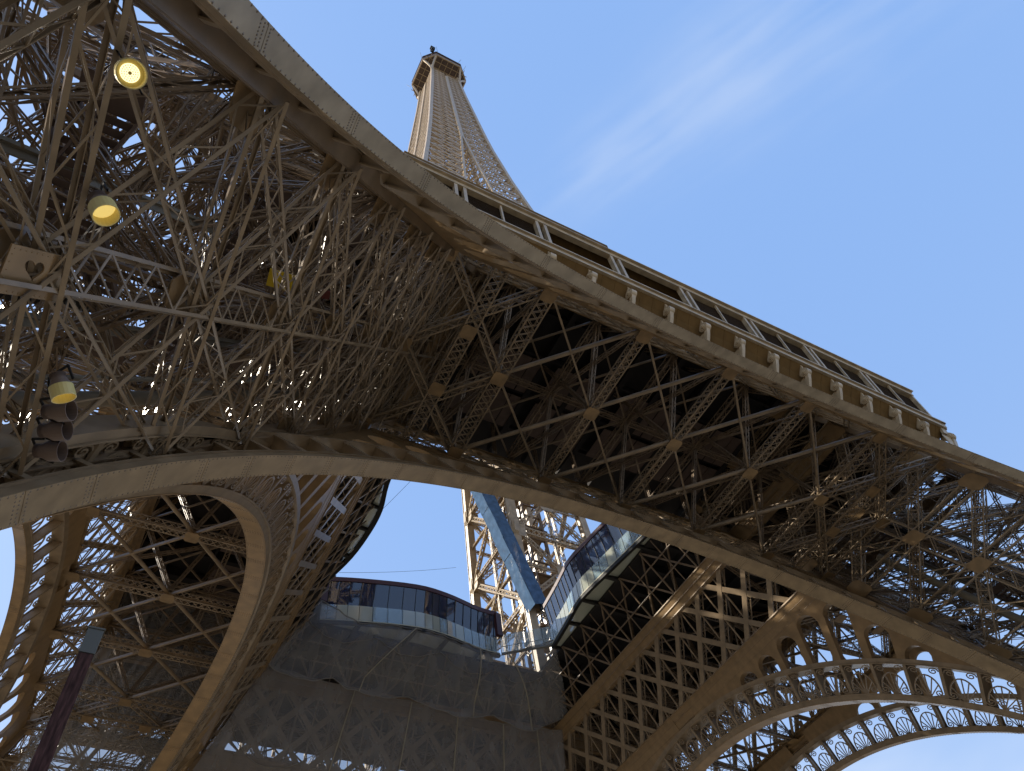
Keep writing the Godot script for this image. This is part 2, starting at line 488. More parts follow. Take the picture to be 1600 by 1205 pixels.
# ---------------------------------------------------------------- the trellis girder of one face, between two pillars
func make_girder(tower: Node, face: String, label := "") -> Node3D:
	var g := group(tower, "trellis_girder", label)
	var inside := face == "in"
	var dz := func(y: float) -> float: return inn(y) + 0.1 if inside else out(y) - 0.1
	var s := 1.0 if inside else -1.0   # towards the back of the girder
	var pt := func(x: float, y: float, k: float) -> Vector3: return Vector3(x, y, dz.call(y) + s * k)
	var nrm := Vector3(0, 0.5, 1).normalized()
	for e: Array in [[44.75, 1.3, "bottom_chord"], [52.0, 1.35, "top_chord"]]:
		var mb := Mb.new()
		var x: float = inn(e[0]) - 0.4 if e[2] == "bottom_chord" else out(52.0) - 1.0
		var c: float = e[0]
		var hh: float = e[1] * 0.5
		mb.hexa([pt.call(-x, c - hh, 0.0), pt.call(-x, c + hh, 0.0), pt.call(-x, c + hh, 0.08), pt.call(-x, c - hh, 0.08), pt.call(x, c - hh, 0.0), pt.call(x, c + hh, 0.0), pt.call(x, c + hh, 0.08), pt.call(x, c - hh, 0.08)])
		for yy: float in [c - hh, c, c + hh]:
			mb.bar(pt.call(-x, yy, 0.30), pt.call(x, yy, 0.30), 0.52, 0.07, Vector3.UP, true)
			mb.bar(pt.call(-x, yy, -0.03), pt.call(x, yy, -0.03), 0.06, 0.14, Vector3.UP, true)
		part(g, e[2], mb, M.plate)
	var step := 3.75
	var y0 := 45.3
	var y1 := 51.4
	var hgt := y1 - y0
	var k := -9
	while k < 9:
		for d: float in [1.0, -1.0]:
			var xb := k * step
			var xa := xb - d * hgt * 0.5 * 1.08
			var xe := xb + d * hgt * 0.5 * 1.08
			var f0 := 0.0
			var f1 := 1.0
			for n in 41:
				var f := n / 40.0
				var xx := lerpf(xa, xe, f)
				var ok := absf(xx) <= inn(lerpf(y0, y1, f)) - 0.1
				if not ok and f < 0.5: f0 = maxf(f0, f)
				if not ok and f > 0.5: f1 = minf(f1, f)
			if f1 - f0 < 0.12: continue
			var mb := Mb.new()
			var a: Vector3 = pt.call(lerpf(xa, xe, f0), lerpf(y0, y1, f0), 0.06 + (0.02 if d > 0 else 0.0))
			var b: Vector3 = pt.call(lerpf(xa, xe, f1), lerpf(y0, y1, f1), 0.06 + (0.02 if d > 0 else 0.0))
			mb.bar(a, b, 0.52, 0.05, nrm)
			var back := Vector3(0, 0, s * 0.55)
			var sd := (b - a).normalized().cross(nrm).normalized() * 0.2
			mb.bar(a + back + sd, b + back + sd, 0.10, 0.08, nrm)
			mb.bar(a + back - sd, b + back - sd, 0.10, 0.08, nrm)
			var cnt := int(a.distance_to(b) / 0.55)
			for j in cnt:
				var p := a.lerp(b, float(j) / cnt)
				var r := a.lerp(b, float(j + 1) / cnt)
				for e: float in [-1.0, 1.0]:
					if j % 2 == 0: mb.bar(p + sd * e, r + back + sd * e, 0.06, 0.02, sd)
					else: mb.bar(p + back + sd * e, r + sd * e, 0.06, 0.02, sd)
			part(g, "lattice_bar", mb, M.iron)
		k += 1
	# hangers and light bracing behind
	var hg := Mb.new()
	for n in range(-7, 8):
		var x := n * step * 0.5 * 1.0 * 2.0 * 0.5 + 0.0
		if absf(x) < inn(51.0) - 0.3:
			hg.bar(pt.call(x, 45.3, 0.35), pt.call(x, 51.4, 0.35), 0.14, 0.12, nrm)
			hg.plate(pt.call(x, 45.7, 0.35), Vector3(0.28, 0, 0), Vector3(0, 0.35, 0), 0.05)
	part(g, "hanger_row", hg, M.iron)
	# above the top chord: posts and thin cross bracing up to the floor
	var up := Mb.new()
	var ft := func(x: float, f: float, k: float) -> Vector3:
		var lo: Vector3 = pt.call(x, 52.7, k)
		return lo.lerp(Vector3(x, 57.3, 14.3 + k if inside else 33.2 - k), f)
	var reach := 17.0 if inside else 31.0
	var cells := 8 if inside else 12
	for n in cells + 1:
		var x := lerpf(-reach, reach, float(n) / cells)
		up.bar(ft.call(x, 0.0, 0.1), ft.call(x, 1.0, 0.1), 0.16, 0.14, Vector3(0, 0, 1))
		up.lattice(ft.call(x, 0.0, 0.5), Vector3(x, 57.3, (18.3 if inside else 30.5)), Vector3(1, 0, 0), 0.3, 0.26, 0.08, 0.05, 0.6)
		if n < cells:
			var xb := lerpf(-reach, reach, float(n + 1) / cells)
			var xm := (x + xb) * 0.5
			up.bar(ft.call(x, 0.0, 0.2), ft.call(xb, 1.0, 0.2), 0.20, 0.12, Vector3(0, 0, 1))
			up.bar(ft.call(xb, 0.0, 0.35), ft.call(x, 1.0, 0.35), 0.20, 0.12, Vector3(0, 0, 1))
			up.bar(ft.call(xm, 0.0, 0.1), ft.call(xm, 1.0, 0.1), 0.11, 0.1, Vector3(0, 0, 1))
			for f: float in [0.33, 0.66]:
				up.bar(ft.call(x, f, 0.05), ft.call(xb, f, 0.05), 0.12, 0.1, Vector3.UP)
	part(g, "upper_bracing", up, M.inside)
	return g

# ---------------------------------------------------------------- bracing between the outer and the inner girder of one side
func make_frame(tower: Node, label := "") -> Node3D:
	var g := group(tower, "cross_bracing", label)
	var xs := [-22.0, -14.9, -7.4, 0.0, 7.4, 14.9, 22.0]
	var y := 45.1
	var zo := out(y) - 0.5
	var zi := inn(y) + 0.9
	var zm := (zo + zi) * 0.5
	var nodes := xs.duplicate()
	nodes.append(-18.45); nodes.append(18.45)
	for x: float in nodes:
		var mb := Mb.new()
		var big := absf(x) > 14.0
		mb.lattice(Vector3(x, y, zo), Vector3(x, y, zi), Vector3.UP, 1.0 if big else 0.68, 0.7, 0.10, 0.05, 0.62 if big else 0.55, 1)
		part(g, "cross_strut", mb, M.iron)
		var spots := [lerpf(zo, zi, 0.333), lerpf(zo, zi, 0.667)] if absf(absf(x) - 18.45) < 0.01 else [zm, zo - 0.3, zi + 0.3]
		for zz: float in spots:
			var gp := Mb.new()
			gp.plate(Vector3(x, y - 0.38, zz), Vector3(0.52, 0, 0), Vector3(0, 0, 0.52), 0.04)
			part(g, "node_plate", gp, M.plate)
	for n in 6:
		var xa: float = xs[n]
		var xb: float = xs[n + 1]
		for hlf: Array in [[zo, zm], [zm, zi]]:
			for d in 2:
				var a := Vector3(xa, y + (0.0 if d == 0 else 0.16), hlf[0] if d == 0 else hlf[1])
				var b := Vector3(xb, y + (0.0 if d == 0 else 0.16), hlf[1] if d == 0 else hlf[0])
				var mb := Mb.new()
				if n == 0 or n == 5:
					mb.lattice(a, b, Vector3.UP, 0.6, 0.6, 0.11, 0.05, 0.62)
				elif d == 1:
					mb.tube(a, b, 0.16, 0.16, 12)
				else:
					mb.bar(a, b, 0.14, 0.24, Vector3.UP)
				part(g, "diagonal_brace", mb, M.iron)
	# sway frames and the upper horizontal bracing
	var yt := 52.2
	var zot := out(yt) - 0.7
	var zit := inn(yt) + 0.9
	var zmt := (zot + zit) * 0.5
	for x: float in xs:
		var mb := Mb.new()
		for zz: float in [zot, zit]:
			mb.lattice(Vector3(x, y + 0.4, zm), Vector3(x, yt, zz), Vector3.RIGHT, 0.36, 0.36, 0.08, 0.04, 0.6)
		mb.lattice(Vector3(x, y + 0.4, zo), Vector3(x, yt, zmt), Vector3.RIGHT, 0.28, 0.28, 0.07, 0.035, 0.6)
		mb.lattice(Vector3(x, y + 0.4, zi), Vector3(x, yt, zmt), Vector3.RIGHT, 0.28, 0.28, 0.07, 0.035, 0.6)
		mb.lattice(Vector3(x, yt, zot), Vector3(x, yt, zit), Vector3.UP, 0.6, 0.6, 0.10, 0.05, 0.65, 0)
		mb.lattice(Vector3(x, y + 0.4, zm), Vector3(x, 56.2, zmt), Vector3.RIGHT, 0.3, 0.3, 0.09, 0.05, 0.7)
		part(g, "sway_frame", mb, M.inside)
	for n in 6:
		var xa: float = xs[n]
		var xb: float = xs[n + 1]
		var mb := Mb.new()
		for hlf: Array in [[zot, zmt], [zmt, zit]]:
			mb.bar(Vector3(xa, yt, hlf[0]), Vector3(xb, yt, hlf[1]), 0.13, 0.16, Vector3.UP)
			mb.bar(Vector3(xa, yt + 0.22, hlf[1]), Vector3(xb, yt + 0.22, hlf[0]), 0.13, 0.16, Vector3.UP)
		mb.lattice(Vector3(xa, yt, zmt), Vector3(xb, yt, zmt), Vector3.UP, 0.45, 0.45, 0.08, 0.04, 0.6)
		part(g, "upper_brace", mb, M.inside)
	return g

func make_deck(tower: Node) -> void:
	var g := group(tower, "first_floor", "dark underside of the first floor, a ring round the open well")
	var sl := Mb.new()
	var v := 14.6
	var o := 34.6
	sl.box(Vector3(0, 57.75, (v + o) * 0.5), Vector3(o * 2, 0.5, o - v))
	sl.box(Vector3(0, 57.75, -(v + o) * 0.5), Vector3(o * 2, 0.5, o - v))
	sl.box(Vector3((v + o) * 0.5, 57.75, 0), Vector3(o - v, 0.5, v * 2))
	sl.box(Vector3(-(v + o) * 0.5, 57.75, 0), Vector3(o - v, 0.5, v * 2))
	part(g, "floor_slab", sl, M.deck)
	for side in 4:
		var b := Basis(Vector3.UP, PI * 0.5 * side)
		var jm := Mb.new()
		for n in range(-6, 7):
			var x := n * 3.7
			jm.box(b * Vector3(x, 56.85, 24.6), (b * Vector3(0.30, 1.0, 18.6)).abs())
			jm.box(b * Vector3(x, 56.33, 24.6), (b * Vector3(0.5, 0.05, 18.6)).abs())
		for z: float in [18.5, 22.5, 26.5, 30.5]:
			jm.box(b * Vector3(0, 56.9, z), (b * Vector3(45.0, 0.6, 0.22)).abs())
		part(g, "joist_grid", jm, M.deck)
		if side == 0 or side == 3:
			for n in range(-18, 18):
				if n % 6 == 0: continue
				var x := n * 1.23 + 0.6
				for z: Array in [[20.4, 3.5], [24.5, 3.6]]:
					var mb := Mb.new()
					mb.box(b * Vector3(x, 56.42 + 0.03 * (n & 1), z[0]), (b * Vector3(1.14, 0.06, z[1])).abs())
					part(g, "ceiling_panel", mb, M.panel)

# ---------------------------------------------------------------- gallery round the first floor
func make_gallery(tower: Node, label := "") -> Node3D:
	var g := group(tower, "gallery", label)
	var cv := Mb.new()
	var prof := [Vector2(33.5, 54.0), Vector2(33.5, 54.4), Vector2(33.62, 55.4), Vector2(33.95, 56.4), Vector2(34.45, 57.3), Vector2(35.1, 58.1)]
	for k in 5:
		var a: Vector2 = prof[k]
		var b: Vector2 = prof[k + 1]
		cv.face(Vector3(-a.x, a.y, a.x), Vector3(a.x, a.y, a.x), Vector3(b.x, b.y, b.x), Vector3(-b.x, b.y, b.x), Vector3(0, 60, 0))
		cv.face(Vector3(-a.x + 0.1, a.y, a.x - 0.1), Vector3(a.x - 0.1, a.y, a.x - 0.1), Vector3(b.x - 0.1, b.y, b.x - 0.1), Vector3(-b.x + 0.1, b.y, b.x - 0.1), Vector3(0, 50, 90))
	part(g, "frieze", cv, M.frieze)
	for n in 19:
		var x := 35.0 - 3.889 * n
		var mb := Mb.new()
		var y := 56.85
		var z := 34.95
		mb.tube(Vector3(x - 0.26, y, z), Vector3(x + 0.26, y, z), 0.47, 0.47, 16)
		mb.tube(Vector3(x - 0.32, y, z), Vector3(x + 0.32, y, z), 0.36, 0.36, 14)
		mb.tube(Vector3(x - 0.40, y, z), Vector3(x + 0.40, y, z), 0.22, 0.22, 12)
		mb.tube(Vector3(x - 0.46, y, z), Vector3(x + 0.46, y, z), 0.10, 0.10, 10)
		mb.hexa([Vector3(x - 0.12, y + 0.2, z - 0.9), Vector3(x + 0.12, y + 0.2, z - 0.9), Vector3(x + 0.12, y + 0.2, z + 0.05), Vector3(x - 0.12, y + 0.2, z + 0.05), Vector3(x - 0.14, 58.15, z - 0.5), Vector3(x + 0.14, 58.15, z - 0.5), Vector3(x + 0.14, 58.15, z + 0.1), Vector3(x - 0.14, 58.15, z + 0.1)])
		var tail := [Vector3(0.20, 56.7, 35.30), Vector3(0.17, 55.9, 34.95), Vector3(0.14, 55.2, 34.55), Vector3(0.12, 54.5, 34.25), Vector3(0.14, 53.8, 34.05), Vector3(0.2, 53.2, 33.95)]
		for k in 5:
			var a: Vector3 = tail[k]
			var b: Vector3 = tail[k + 1]
			mb.hexa([Vector3(x - a.x, a.y, a.z), Vector3(x + a.x, a.y, a.z), Vector3(x + a.x, a.y, a.z - 0.4), Vector3(x - a.x, a.y, a.z - 0.4), Vector3(x - b.x, b.y, b.z), Vector3(x + b.x, b.y, b.z), Vector3(x + b.x, b.y, b.z - 0.4), Vector3(x - b.x, b.y, b.z - 0.4)], k == 4)
		mb.hexa([Vector3(x - 0.04, 56.6, 34.7), Vector3(x + 0.04, 56.6, 34.7), Vector3(x + 0.04, 56.6, 33.5), Vector3(x - 0.04, 56.6, 33.5), Vector3(x - 0.04, 53.5, 33.75), Vector3(x + 0.04, 53.5, 33.75), Vector3(x + 0.04, 53.5, 33.4), Vector3(x - 0.04, 53.5, 33.4)])
		part(g, "console", mb, M.upper)
	var rb := Mb.new()
	for n in 54:
		var x := 35.0 - 3.889 / 3.0 * n
		if n % 3 == 0: continue
		for k in 5:
			var a: Vector2 = prof[k]
			var b: Vector2 = prof[k + 1]
			rb.bar(Vector3(x, a.y, a.x), Vector3(x, b.y, b.x), 0.10, 0.06, Vector3(0, 0, 1))
	part(g, "frieze_rib", rb, M.frieze, "stuff")
	var ed := Mb.new()
	ed.box(Vector3(0, 58.25, 34.9), Vector3(70.4, 0.28, 0.9))
	ed.box(Vector3(0, 58.62, 35.12), Vector3(70.7, 0.40, 0.36))
	ed.box(Vector3(0, 58.92, 35.2), Vector3(70.9, 0.16, 0.6))
	part(g, "floor_edge", ed, M.upper)
	var tp := Mb.new()
	tp.box(Vector3(0, 64.1, 34.95), Vector3(69.6, 0.6, 0.5))
	tp.box(Vector3(0, 64.48, 35.0), Vector3(69.9, 0.12, 0.9))
	part(g, "top_beam", tp, M.upper)
	var rf := Mb.new()
	rf.box(Vector3(0, 64.3, 31.9), Vector3(69.2, 0.2, 5.6))
	rf.box(Vector3(0, 63.6, 33.4), Vector3(69.0, 1.2, 0.1))
	for n in 37:
		rf.box(Vector3(-34.0 + n * 1.889, 63.95, 31.6), Vector3(0.14, 0.5, 4.6))
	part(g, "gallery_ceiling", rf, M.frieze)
	var bw := Mb.new()
	bw.box(Vector3(0, 61.0, 29.6), Vector3(60, 6.2, 0.2))
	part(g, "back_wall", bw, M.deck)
	for n in 10:
		var x := -35.0 + 7.778 * n
		for e: float in [-0.42, 0.42]:
			if (n == 0 and e < 0) or (n == 9 and e > 0): continue
			var mb := Mb.new()
			mb.box(Vector3(x + e, 61.4, 34.9), Vector3(0.22, 4.8, 0.42))
			mb.box(Vector3(x + e, 61.4, 35.12), Vector3(0.30, 4.8, 0.06))
			part(g, "gallery_post", mb, M.upper)
		if n < 9:
			if n < 3 or n > 4:
				var mp := Mb.new()
				mp.box(Vector3(x + 3.889, 61.4, 34.95), Vector3(0.16, 4.8, 0.2))
				part(g, "mullion", mp, M.upper)
				var sc := Mb.new()
				var rows := 16 if n >= 5 else 34
				for r in rows:
					sc.bar(Vector3(x + 0.6, 59.2 + 4.5 * r / rows, 34.75), Vector3(x + 7.15, 59.2 + 4.5 * r / rows, 34.75), 0.06, 0.16 if n >= 5 else 0.05, Vector3.UP)
				if n < 5:
					for c in 44:
						sc.bar(Vector3(x + 0.6 + c * 0.15, 59.1, 34.70), Vector3(x + 0.6 + c * 0.15, 63.7, 34.70), 0.05, 0.04, Vector3.RIGHT)
				part(g, "screen", sc, M.mesh)
			else:
				var br := Mb.new()
				for c in 5:
					br.bar(Vector3(x + 1.2 + c * 1.3, 59.1, 33.2), Vector3(x + 1.2 + c * 1.3, 63.6, 33.2), 0.1, 0.1, Vector3.RIGHT)
				br.bar(Vector3(x + 0.5, 60.2, 33.2), Vector3(x + 7.2, 60.2, 33.2), 0.1, 0.1, Vector3.UP)
				part(g, "railing", br, M.mesh)
	return g

# ---------------------------------------------------------------- pillars
var LV := [2.5, 7.6, 12.9, 18.2, 23.7, 29.0, 34.0, 38.6, 42.6, 46.6, 52.0, 56.6]

func make_pillar(tower: Node, label: String) -> Node3D:
	# built at the left (-x) and near (+z): u is measured towards -x, w towards +z
	var g := group(tower, "pillar", label)
	var P := func(fu: float, fw: float, y: float) -> Vector3:
		return Vector3(-lerpf(inn(y), out(y), fu), y, lerpf(inn(y), out(y), fw))
	# four main corner girders: plated boxes with flanges, in stacked plates
	for fu in 2:
		for fw in 2:
			var mb := Mb.new()
			var y0 := 2.5
			var y1 := 57.0
			var c := func(y: float) -> Vector3: return Vector3(-(inn(y) + 0.55 if fu == 0 else out(y) - 0.55), y, inn(y) + 0.75 if fw == 0 else out(y) - 0.6)
			var a: Vector3 = c.call(y0)
			var b: Vector3 = c.call(y1)
			mb.bar(a, b, 0.74, 0.74, Vector3(0, 0, 1))
			for q: Array in [[0.44, 0.12], [0.36, 0.3], [0.28, 0.5]]:
				for s: float in [-1.0, 1.0]:
					mb.bar(a + Vector3(0, 0, s * q[0]), b + Vector3(0, 0, s * q[0]), 1.02 - q[1] * 0.5, 0.05, Vector3(0, 0, 1))
					mb.bar(a + Vector3(s * q[0], 0, 0), b + Vector3(s * q[0], 0, 0), 1.02 - q[1] * 0.5, 0.05, Vector3(1, 0, 0))
			part(g, "corner_girder", mb, M.inside)
	# four faces: 0 inner (x = -in), 1 outer (x = -out), 2 inner (z = in), 3 outer (z = out)
	for f in 4:
		var F := func(s: float, y: float) -> Vector3:
			match f:
				0: return P.call(0.02, s, y)
				1: return P.call(0.97, s, y)
				2: return P.call(s, 0.03, y)
			return P.call(s, 0.97, y)
		var nrm := Vector3(1, 0.5, 0).normalized() if f < 2 else Vector3(0, 0.5, 1).normalized()
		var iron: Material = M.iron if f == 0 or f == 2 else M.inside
		for k in LV.size():
			var y: float = LV[k]
			var mb := Mb.new()
			mb.lattice(F.call(0.05, y), F.call(0.95, y), nrm, 1.05, 0.8, 0.12, 0.05, 1.6 if k < 8 else 1.0, 2 if k > 8 else 0)
			part(g, "strut", mb, iron)
			if f == 0 or f == 2:
				var along: Vector3 = (F.call(1.0, y) - F.call(0.0, y)).normalized()
				var rise: Vector3 = (F.call(0.5, y + 1) - F.call(0.5, y)).normalized()
				for sp: float in [0.09, 0.5, 0.91]:
					var gp := Mb.new()
					gp.plate(F.call(sp, y) - nrm * 0.42, along * (0.7 if sp != 0.5 else 0.72), rise * (0.85 if sp != 0.5 else (1.0 if k < 5 else 0.6)), 0.04, 0.35)
					part(g, "gusset_plate", gp, M.plate)
			if k + 1 < LV.size():
				var yb: float = LV[k + 1]
				var xb := Mb.new()
				for h in 2:
					var sa := 0.07 if h == 0 else 0.5
					var sb := 0.5 if h == 0 else 0.93
					if h == 0 or f == 0 or f == 2: xb = Mb.new()
					xb.lattice(F.call(sa, y), F.call(sb, yb), nrm, 0.9, 0.75, 0.10, 0.045, 1.05, 2)
					if f == 0 or f == 2 or k > 6:
						xb.lattice(F.call(sb, y), F.call(sa, yb), nrm, 0.62, 0.5, 0.08, 0.04, 1.0, 0)
					else:
						xb.bar(F.call(sb, y), F.call(sa, yb), 0.12, 0.16, nrm)
					if f == 0 or f == 2: part(g, "cross_brace", xb, iron)
					elif h == 1: part(g, "outer_brace", xb, iron)
		var bl := Mb.new()
		for k in LV.size() - 1:
			bl.lattice(F.call(0.5, LV[k]), F.call(0.5, LV[k + 1]), nrm, 1.3, 0.6, 0.11, 0.07, 0.95, 0)
		part(g, "middle_belt", bl, iron)
	# inside: diaphragms, lift rails, a stair
	for k in LV.size():
		if k % 2 == 1 and k < 9: continue
		var y: float = LV[k]
		var mb := Mb.new()
		mb.lattice(P.call(0.5, 0.05, y), P.call(0.5, 0.95, y), Vector3.UP, 0.7, 0.6, 0.11, 0.05, 0.9)
		mb.lattice(P.call(0.05, 0.5, y), P.call(0.95, 0.5, y), Vector3.UP, 0.7, 0.6, 0.11, 0.05, 0.9)
		for e: Array in [[0.05, 0.5, 0.5, 0.05], [0.5, 0.95, 0.95, 0.5], [0.05, 0.5, 0.5, 0.95], [0.5, 0.05, 0.95, 0.5]]:
			mb.lattice(P.call(e[0], e[1], y), P.call(e[2], e[3], y), Vector3.UP, 0.5, 0.45, 0.09, 0.045, 0.9)
		part(g, "diaphragm", mb, M.inside)
	for k in LV.size() - 1:
		var y: float = LV[k]
		var yb: float = LV[k + 1]
		var mb := Mb.new()
		for e: Array in [[0.05, 0.05, 0.5, 0.5], [0.95, 0.05, 0.5, 0.5], [0.05, 0.95, 0.5, 0.5], [0.95, 0.95, 0.5, 0.5]]:
			if k % 2 == 0: mb.lattice(P.call(e[0], e[1], y), P.call(e[2], e[3], yb), Vector3(0.7, 0, 0.7), 0.32, 0.28, 0.07, 0.04, 0.8)
			else: mb.lattice(P.call(e[2], e[3], y), P.call(e[0], e[1], yb), Vector3(0.7, 0, 0.7), 0.32, 0.28, 0.07, 0.04, 0.8)
		for e in (5 if k < 4 else 14):
			var ga := [0.10, 0.5, 0.94]
			var a0: Vector3 = P.call(ga[rng.randi() % 3], ga[rng.randi() % 3], y if e % 3 else lerpf(y, yb, 0.5))
			var b0: Vector3 = P.call(ga[rng.randi() % 3], ga[rng.randi() % 3], yb if e % 4 else lerpf(y, yb, 0.5))
			if a0.distance_to(b0) > 3.0:
				mb.lattice(a0, b0, Vector3(0.6, 0.2, 0.7), 0.42, 0.36, 0.07, 0.035, 0.75)
		for e in (8 if k < 4 else 18):
			var fu0 := rng.randf_range(0.15, 0.92)
			var fw0 := rng.randf_range(0.08, 0.92)
			var a: Vector3 = P.call(fu0, fw0, rng.randf_range(y, yb))
			var b: Vector3 = P.call(clampf(fu0 + rng.randf_range(-0.3, 0.3), 0.15, 0.93), clampf(fw0 + rng.randf_range(-0.3, 0.3), 0.06, 0.94), rng.randf_range(y, yb))
			mb.bar(a, b, 0.06, 0.06, Vector3.UP, true)
		part(g, "inner_brace", mb, M.inside)
	for fw: float in [0.30, 0.66]:
		for fu: float in [0.36, 0.60]:
			var rl := Mb.new()
			var a: Vector3 = P.call(fu, fw, 3.0)
			var b: Vector3 = P.call(fu, fw, 57.0)
			rl.bar(a, b, 0.06, 0.5, Vector3(-0.5, 0.5, 0.5))
			rl.bar(a + Vector3(0.1, 0.27, -0.1), b + Vector3(0.1, 0.27, -0.1), 0.3, 0.06, Vector3(-0.5, 0.5, 0.5))
			part(g, "lift_rail", rl, M.pipe)
	var rk := Mb.new()
	for n in 150:
		var y := 3.0 + 54.0 * n / 150.0
		var a: Vector3 = P.call(0.48, 0.30, y)
		var b: Vector3 = P.call(0.48, 0.66, y)
		rk.bar(a + Vector3(0, 0.4, 0), a.lerp(b, 0.12) + Vector3(0, 0.4, 0), 0.14, 0.3, Vector3.UP)
	rk.bar(P.call(0.48, 0.32, 3.0) + Vector3(0, 0.62, 0), P.call(0.48, 0.32, 57.0) + Vector3(0, 0.62, 0), 0.5, 0.2, Vector3(-0.5, 0.5, 0.5))
	part(g, "lift_rack", rk, M.dark)
	# stair: flights that zigzag up the outer half, treads on two stringers with wire-mesh sides
	var fl := Mb.new()
	var rail := Mb.new()
	var y := 3.0
	var flip := 0
	while y < 55.0:
		var fa := 0.25 if flip == 0 else 0.8
		var fb := 0.8 if flip == 0 else 0.25
		var fu := 0.30 if flip == 0 else 0.40
		var rise := 4.4
		var a: Vector3 = P.call(fu, fa, y)
		var b: Vector3 = P.call(fu, fb, y + rise)
		var side := Vector3(0.5, 0, 0)
		fl.bar(a + side, b + side, 0.08, 0.32, Vector3.UP)
		fl.bar(a - side, b - side, 0.08, 0.32, Vector3.UP)
		for s in 24:
			var p := a.lerp(b, (s + 0.5) / 24.0)
			fl.box(p, Vector3(0.95, 0.04, 0.24))
		fl.box(b + Vector3(-0.3, 0.05, 0.5 if flip == 0 else -0.5), Vector3(1.7, 0.06, 1.0))
		for e: float in [-1.0, 1.0]:
			for hgt: float in [0.5, 1.0, 1.5, 2.0]:
				rail.bar(a + side * e + Vector3(0, hgt, 0), b + side * e + Vector3(0, hgt, 0), 0.035, 0.035, Vector3.UP)
			for s in 20:
				var p := a.lerp(b, s / 20.0) + side * e
				rail.bar(p, p + Vector3(0, 2.0, 0), 0.03, 0.03, Vector3.RIGHT)
		y += rise
		flip = 1 - flip
	part(g, "stair_flight", fl, M.panel)
	part(g, "stair_railing", rail, M.iron)
	var pp := Mb.new()
	pp.tube(P.call(0.30, 0.10, 4.0), P.call(0.30, 0.10, 44.0), 0.32, 0.32, 12)
	pp.tube(P.call(0.22, 0.2, 3.0), P.call(0.22, 0.2, 50.0), 0.10, 0.10, 8)
	part(g, "drain_pipe", pp, M.pipe)
	var ms := Mb.new()
	var cx := 50.0
	ms.hexa([Vector3(-cx - 10, -0.2, cx - 10), Vector3(-cx + 7, -0.2, cx - 10), Vector3(-cx + 7, -0.2, cx + 10), Vector3(-cx - 10, -0.2, cx + 10), Vector3(-cx - 9.6, 2.4, cx - 8.0), Vector3(-cx + 6.6, 2.4, cx - 8.0), Vector3(-cx + 6.6, 2.4, cx + 9.6), Vector3(-cx - 9.6, 2.4, cx + 9.6)])
	part(g, "stone_base", ms, M.stone)
	return g

func heart_plate(pillar: Node3D) -> void:  # a riveted plate with a heart-shaped hole, on the near left pillar's middle belt
	var y := 17.6
	var p := func(sv: float, yy: float) -> Vector3: return Vector3(-lerpf(inn(yy), out(yy), 0.02), yy, lerpf(inn(yy), out(yy), sv))
	var c: Vector3 = p.call(0.49, y)
	var ex: Vector3 = (p.call(0.49, y + 1.0) - p.call(0.49, y)).normalized()
	var ez := Vector3(0, 0, 1)
	var nn := ex.cross(ez).normalized()
	if nn.x < 0: nn = -nn
	c += nn * 0.42
	var heart := PackedVector2Array()
	for k in 28:
		var f := TAU * k / 28.0
		heart.append(Vector2(0.018 * 16.0 * pow(sin(f), 3.0), 0.12 + 0.018 * (13.0 * cos(f) - 5.0 * cos(2 * f) - 2.0 * cos(3 * f) - cos(4 * f))))
	var mb := Mb.new()
	for sx: float in [-1.0, 1.0]:
		var half := PackedVector2Array([Vector2(0, -0.62), Vector2(sx * 1.0, -0.62), Vector2(sx * 0.72, 0.62), Vector2(0, 0.62)])
		for piece: PackedVector2Array in Geometry2D.clip_polygons(half, heart):
			var ix := Geometry2D.triangulate_polygon(piece)
			for k in range(0, ix.size(), 3):
				var a := c + ex * piece[ix[k]].x + ez * piece[ix[k]].y
				var b := c + ex * piece[ix[k + 1]].x + ez * piece[ix[k + 1]].y
				var d := c + ex * piece[ix[k + 2]].x + ez * piece[ix[k + 2]].y
				mb.tri(a, b, d, a - nn); mb.tri(a - nn * 0.04, b - nn * 0.04, d - nn * 0.04, a + nn)
			for k in piece.size():
				var u: Vector2 = piece[k]
				var w: Vector2 = piece[(k + 1) % piece.size()]
				mb.face(c + ex * u.x + ez * u.y, c + ex * w.x + ez * w.y, c + ex * w.x + ez * w.y - nn * 0.04, c + ex * u.x + ez * u.y - nn * 0.04, c)
	for k in 9:
		for e: float in [-0.54, 0.54]:
			mb.stud(c + ex * (-0.64 + 0.16 * k) + ez * e, nn, 0.03)
	for k in 5:
		for sx: float in [-1.0, 1.0]:
			mb.stud(c + ex * sx * (0.84 - 0.04 * k) + ez * (-0.4 + 0.2 * k), nn, 0.03)
	part(pillar, "heart_plate", mb, M.plate, "", "pale riveted plate with a heart-shaped hole")

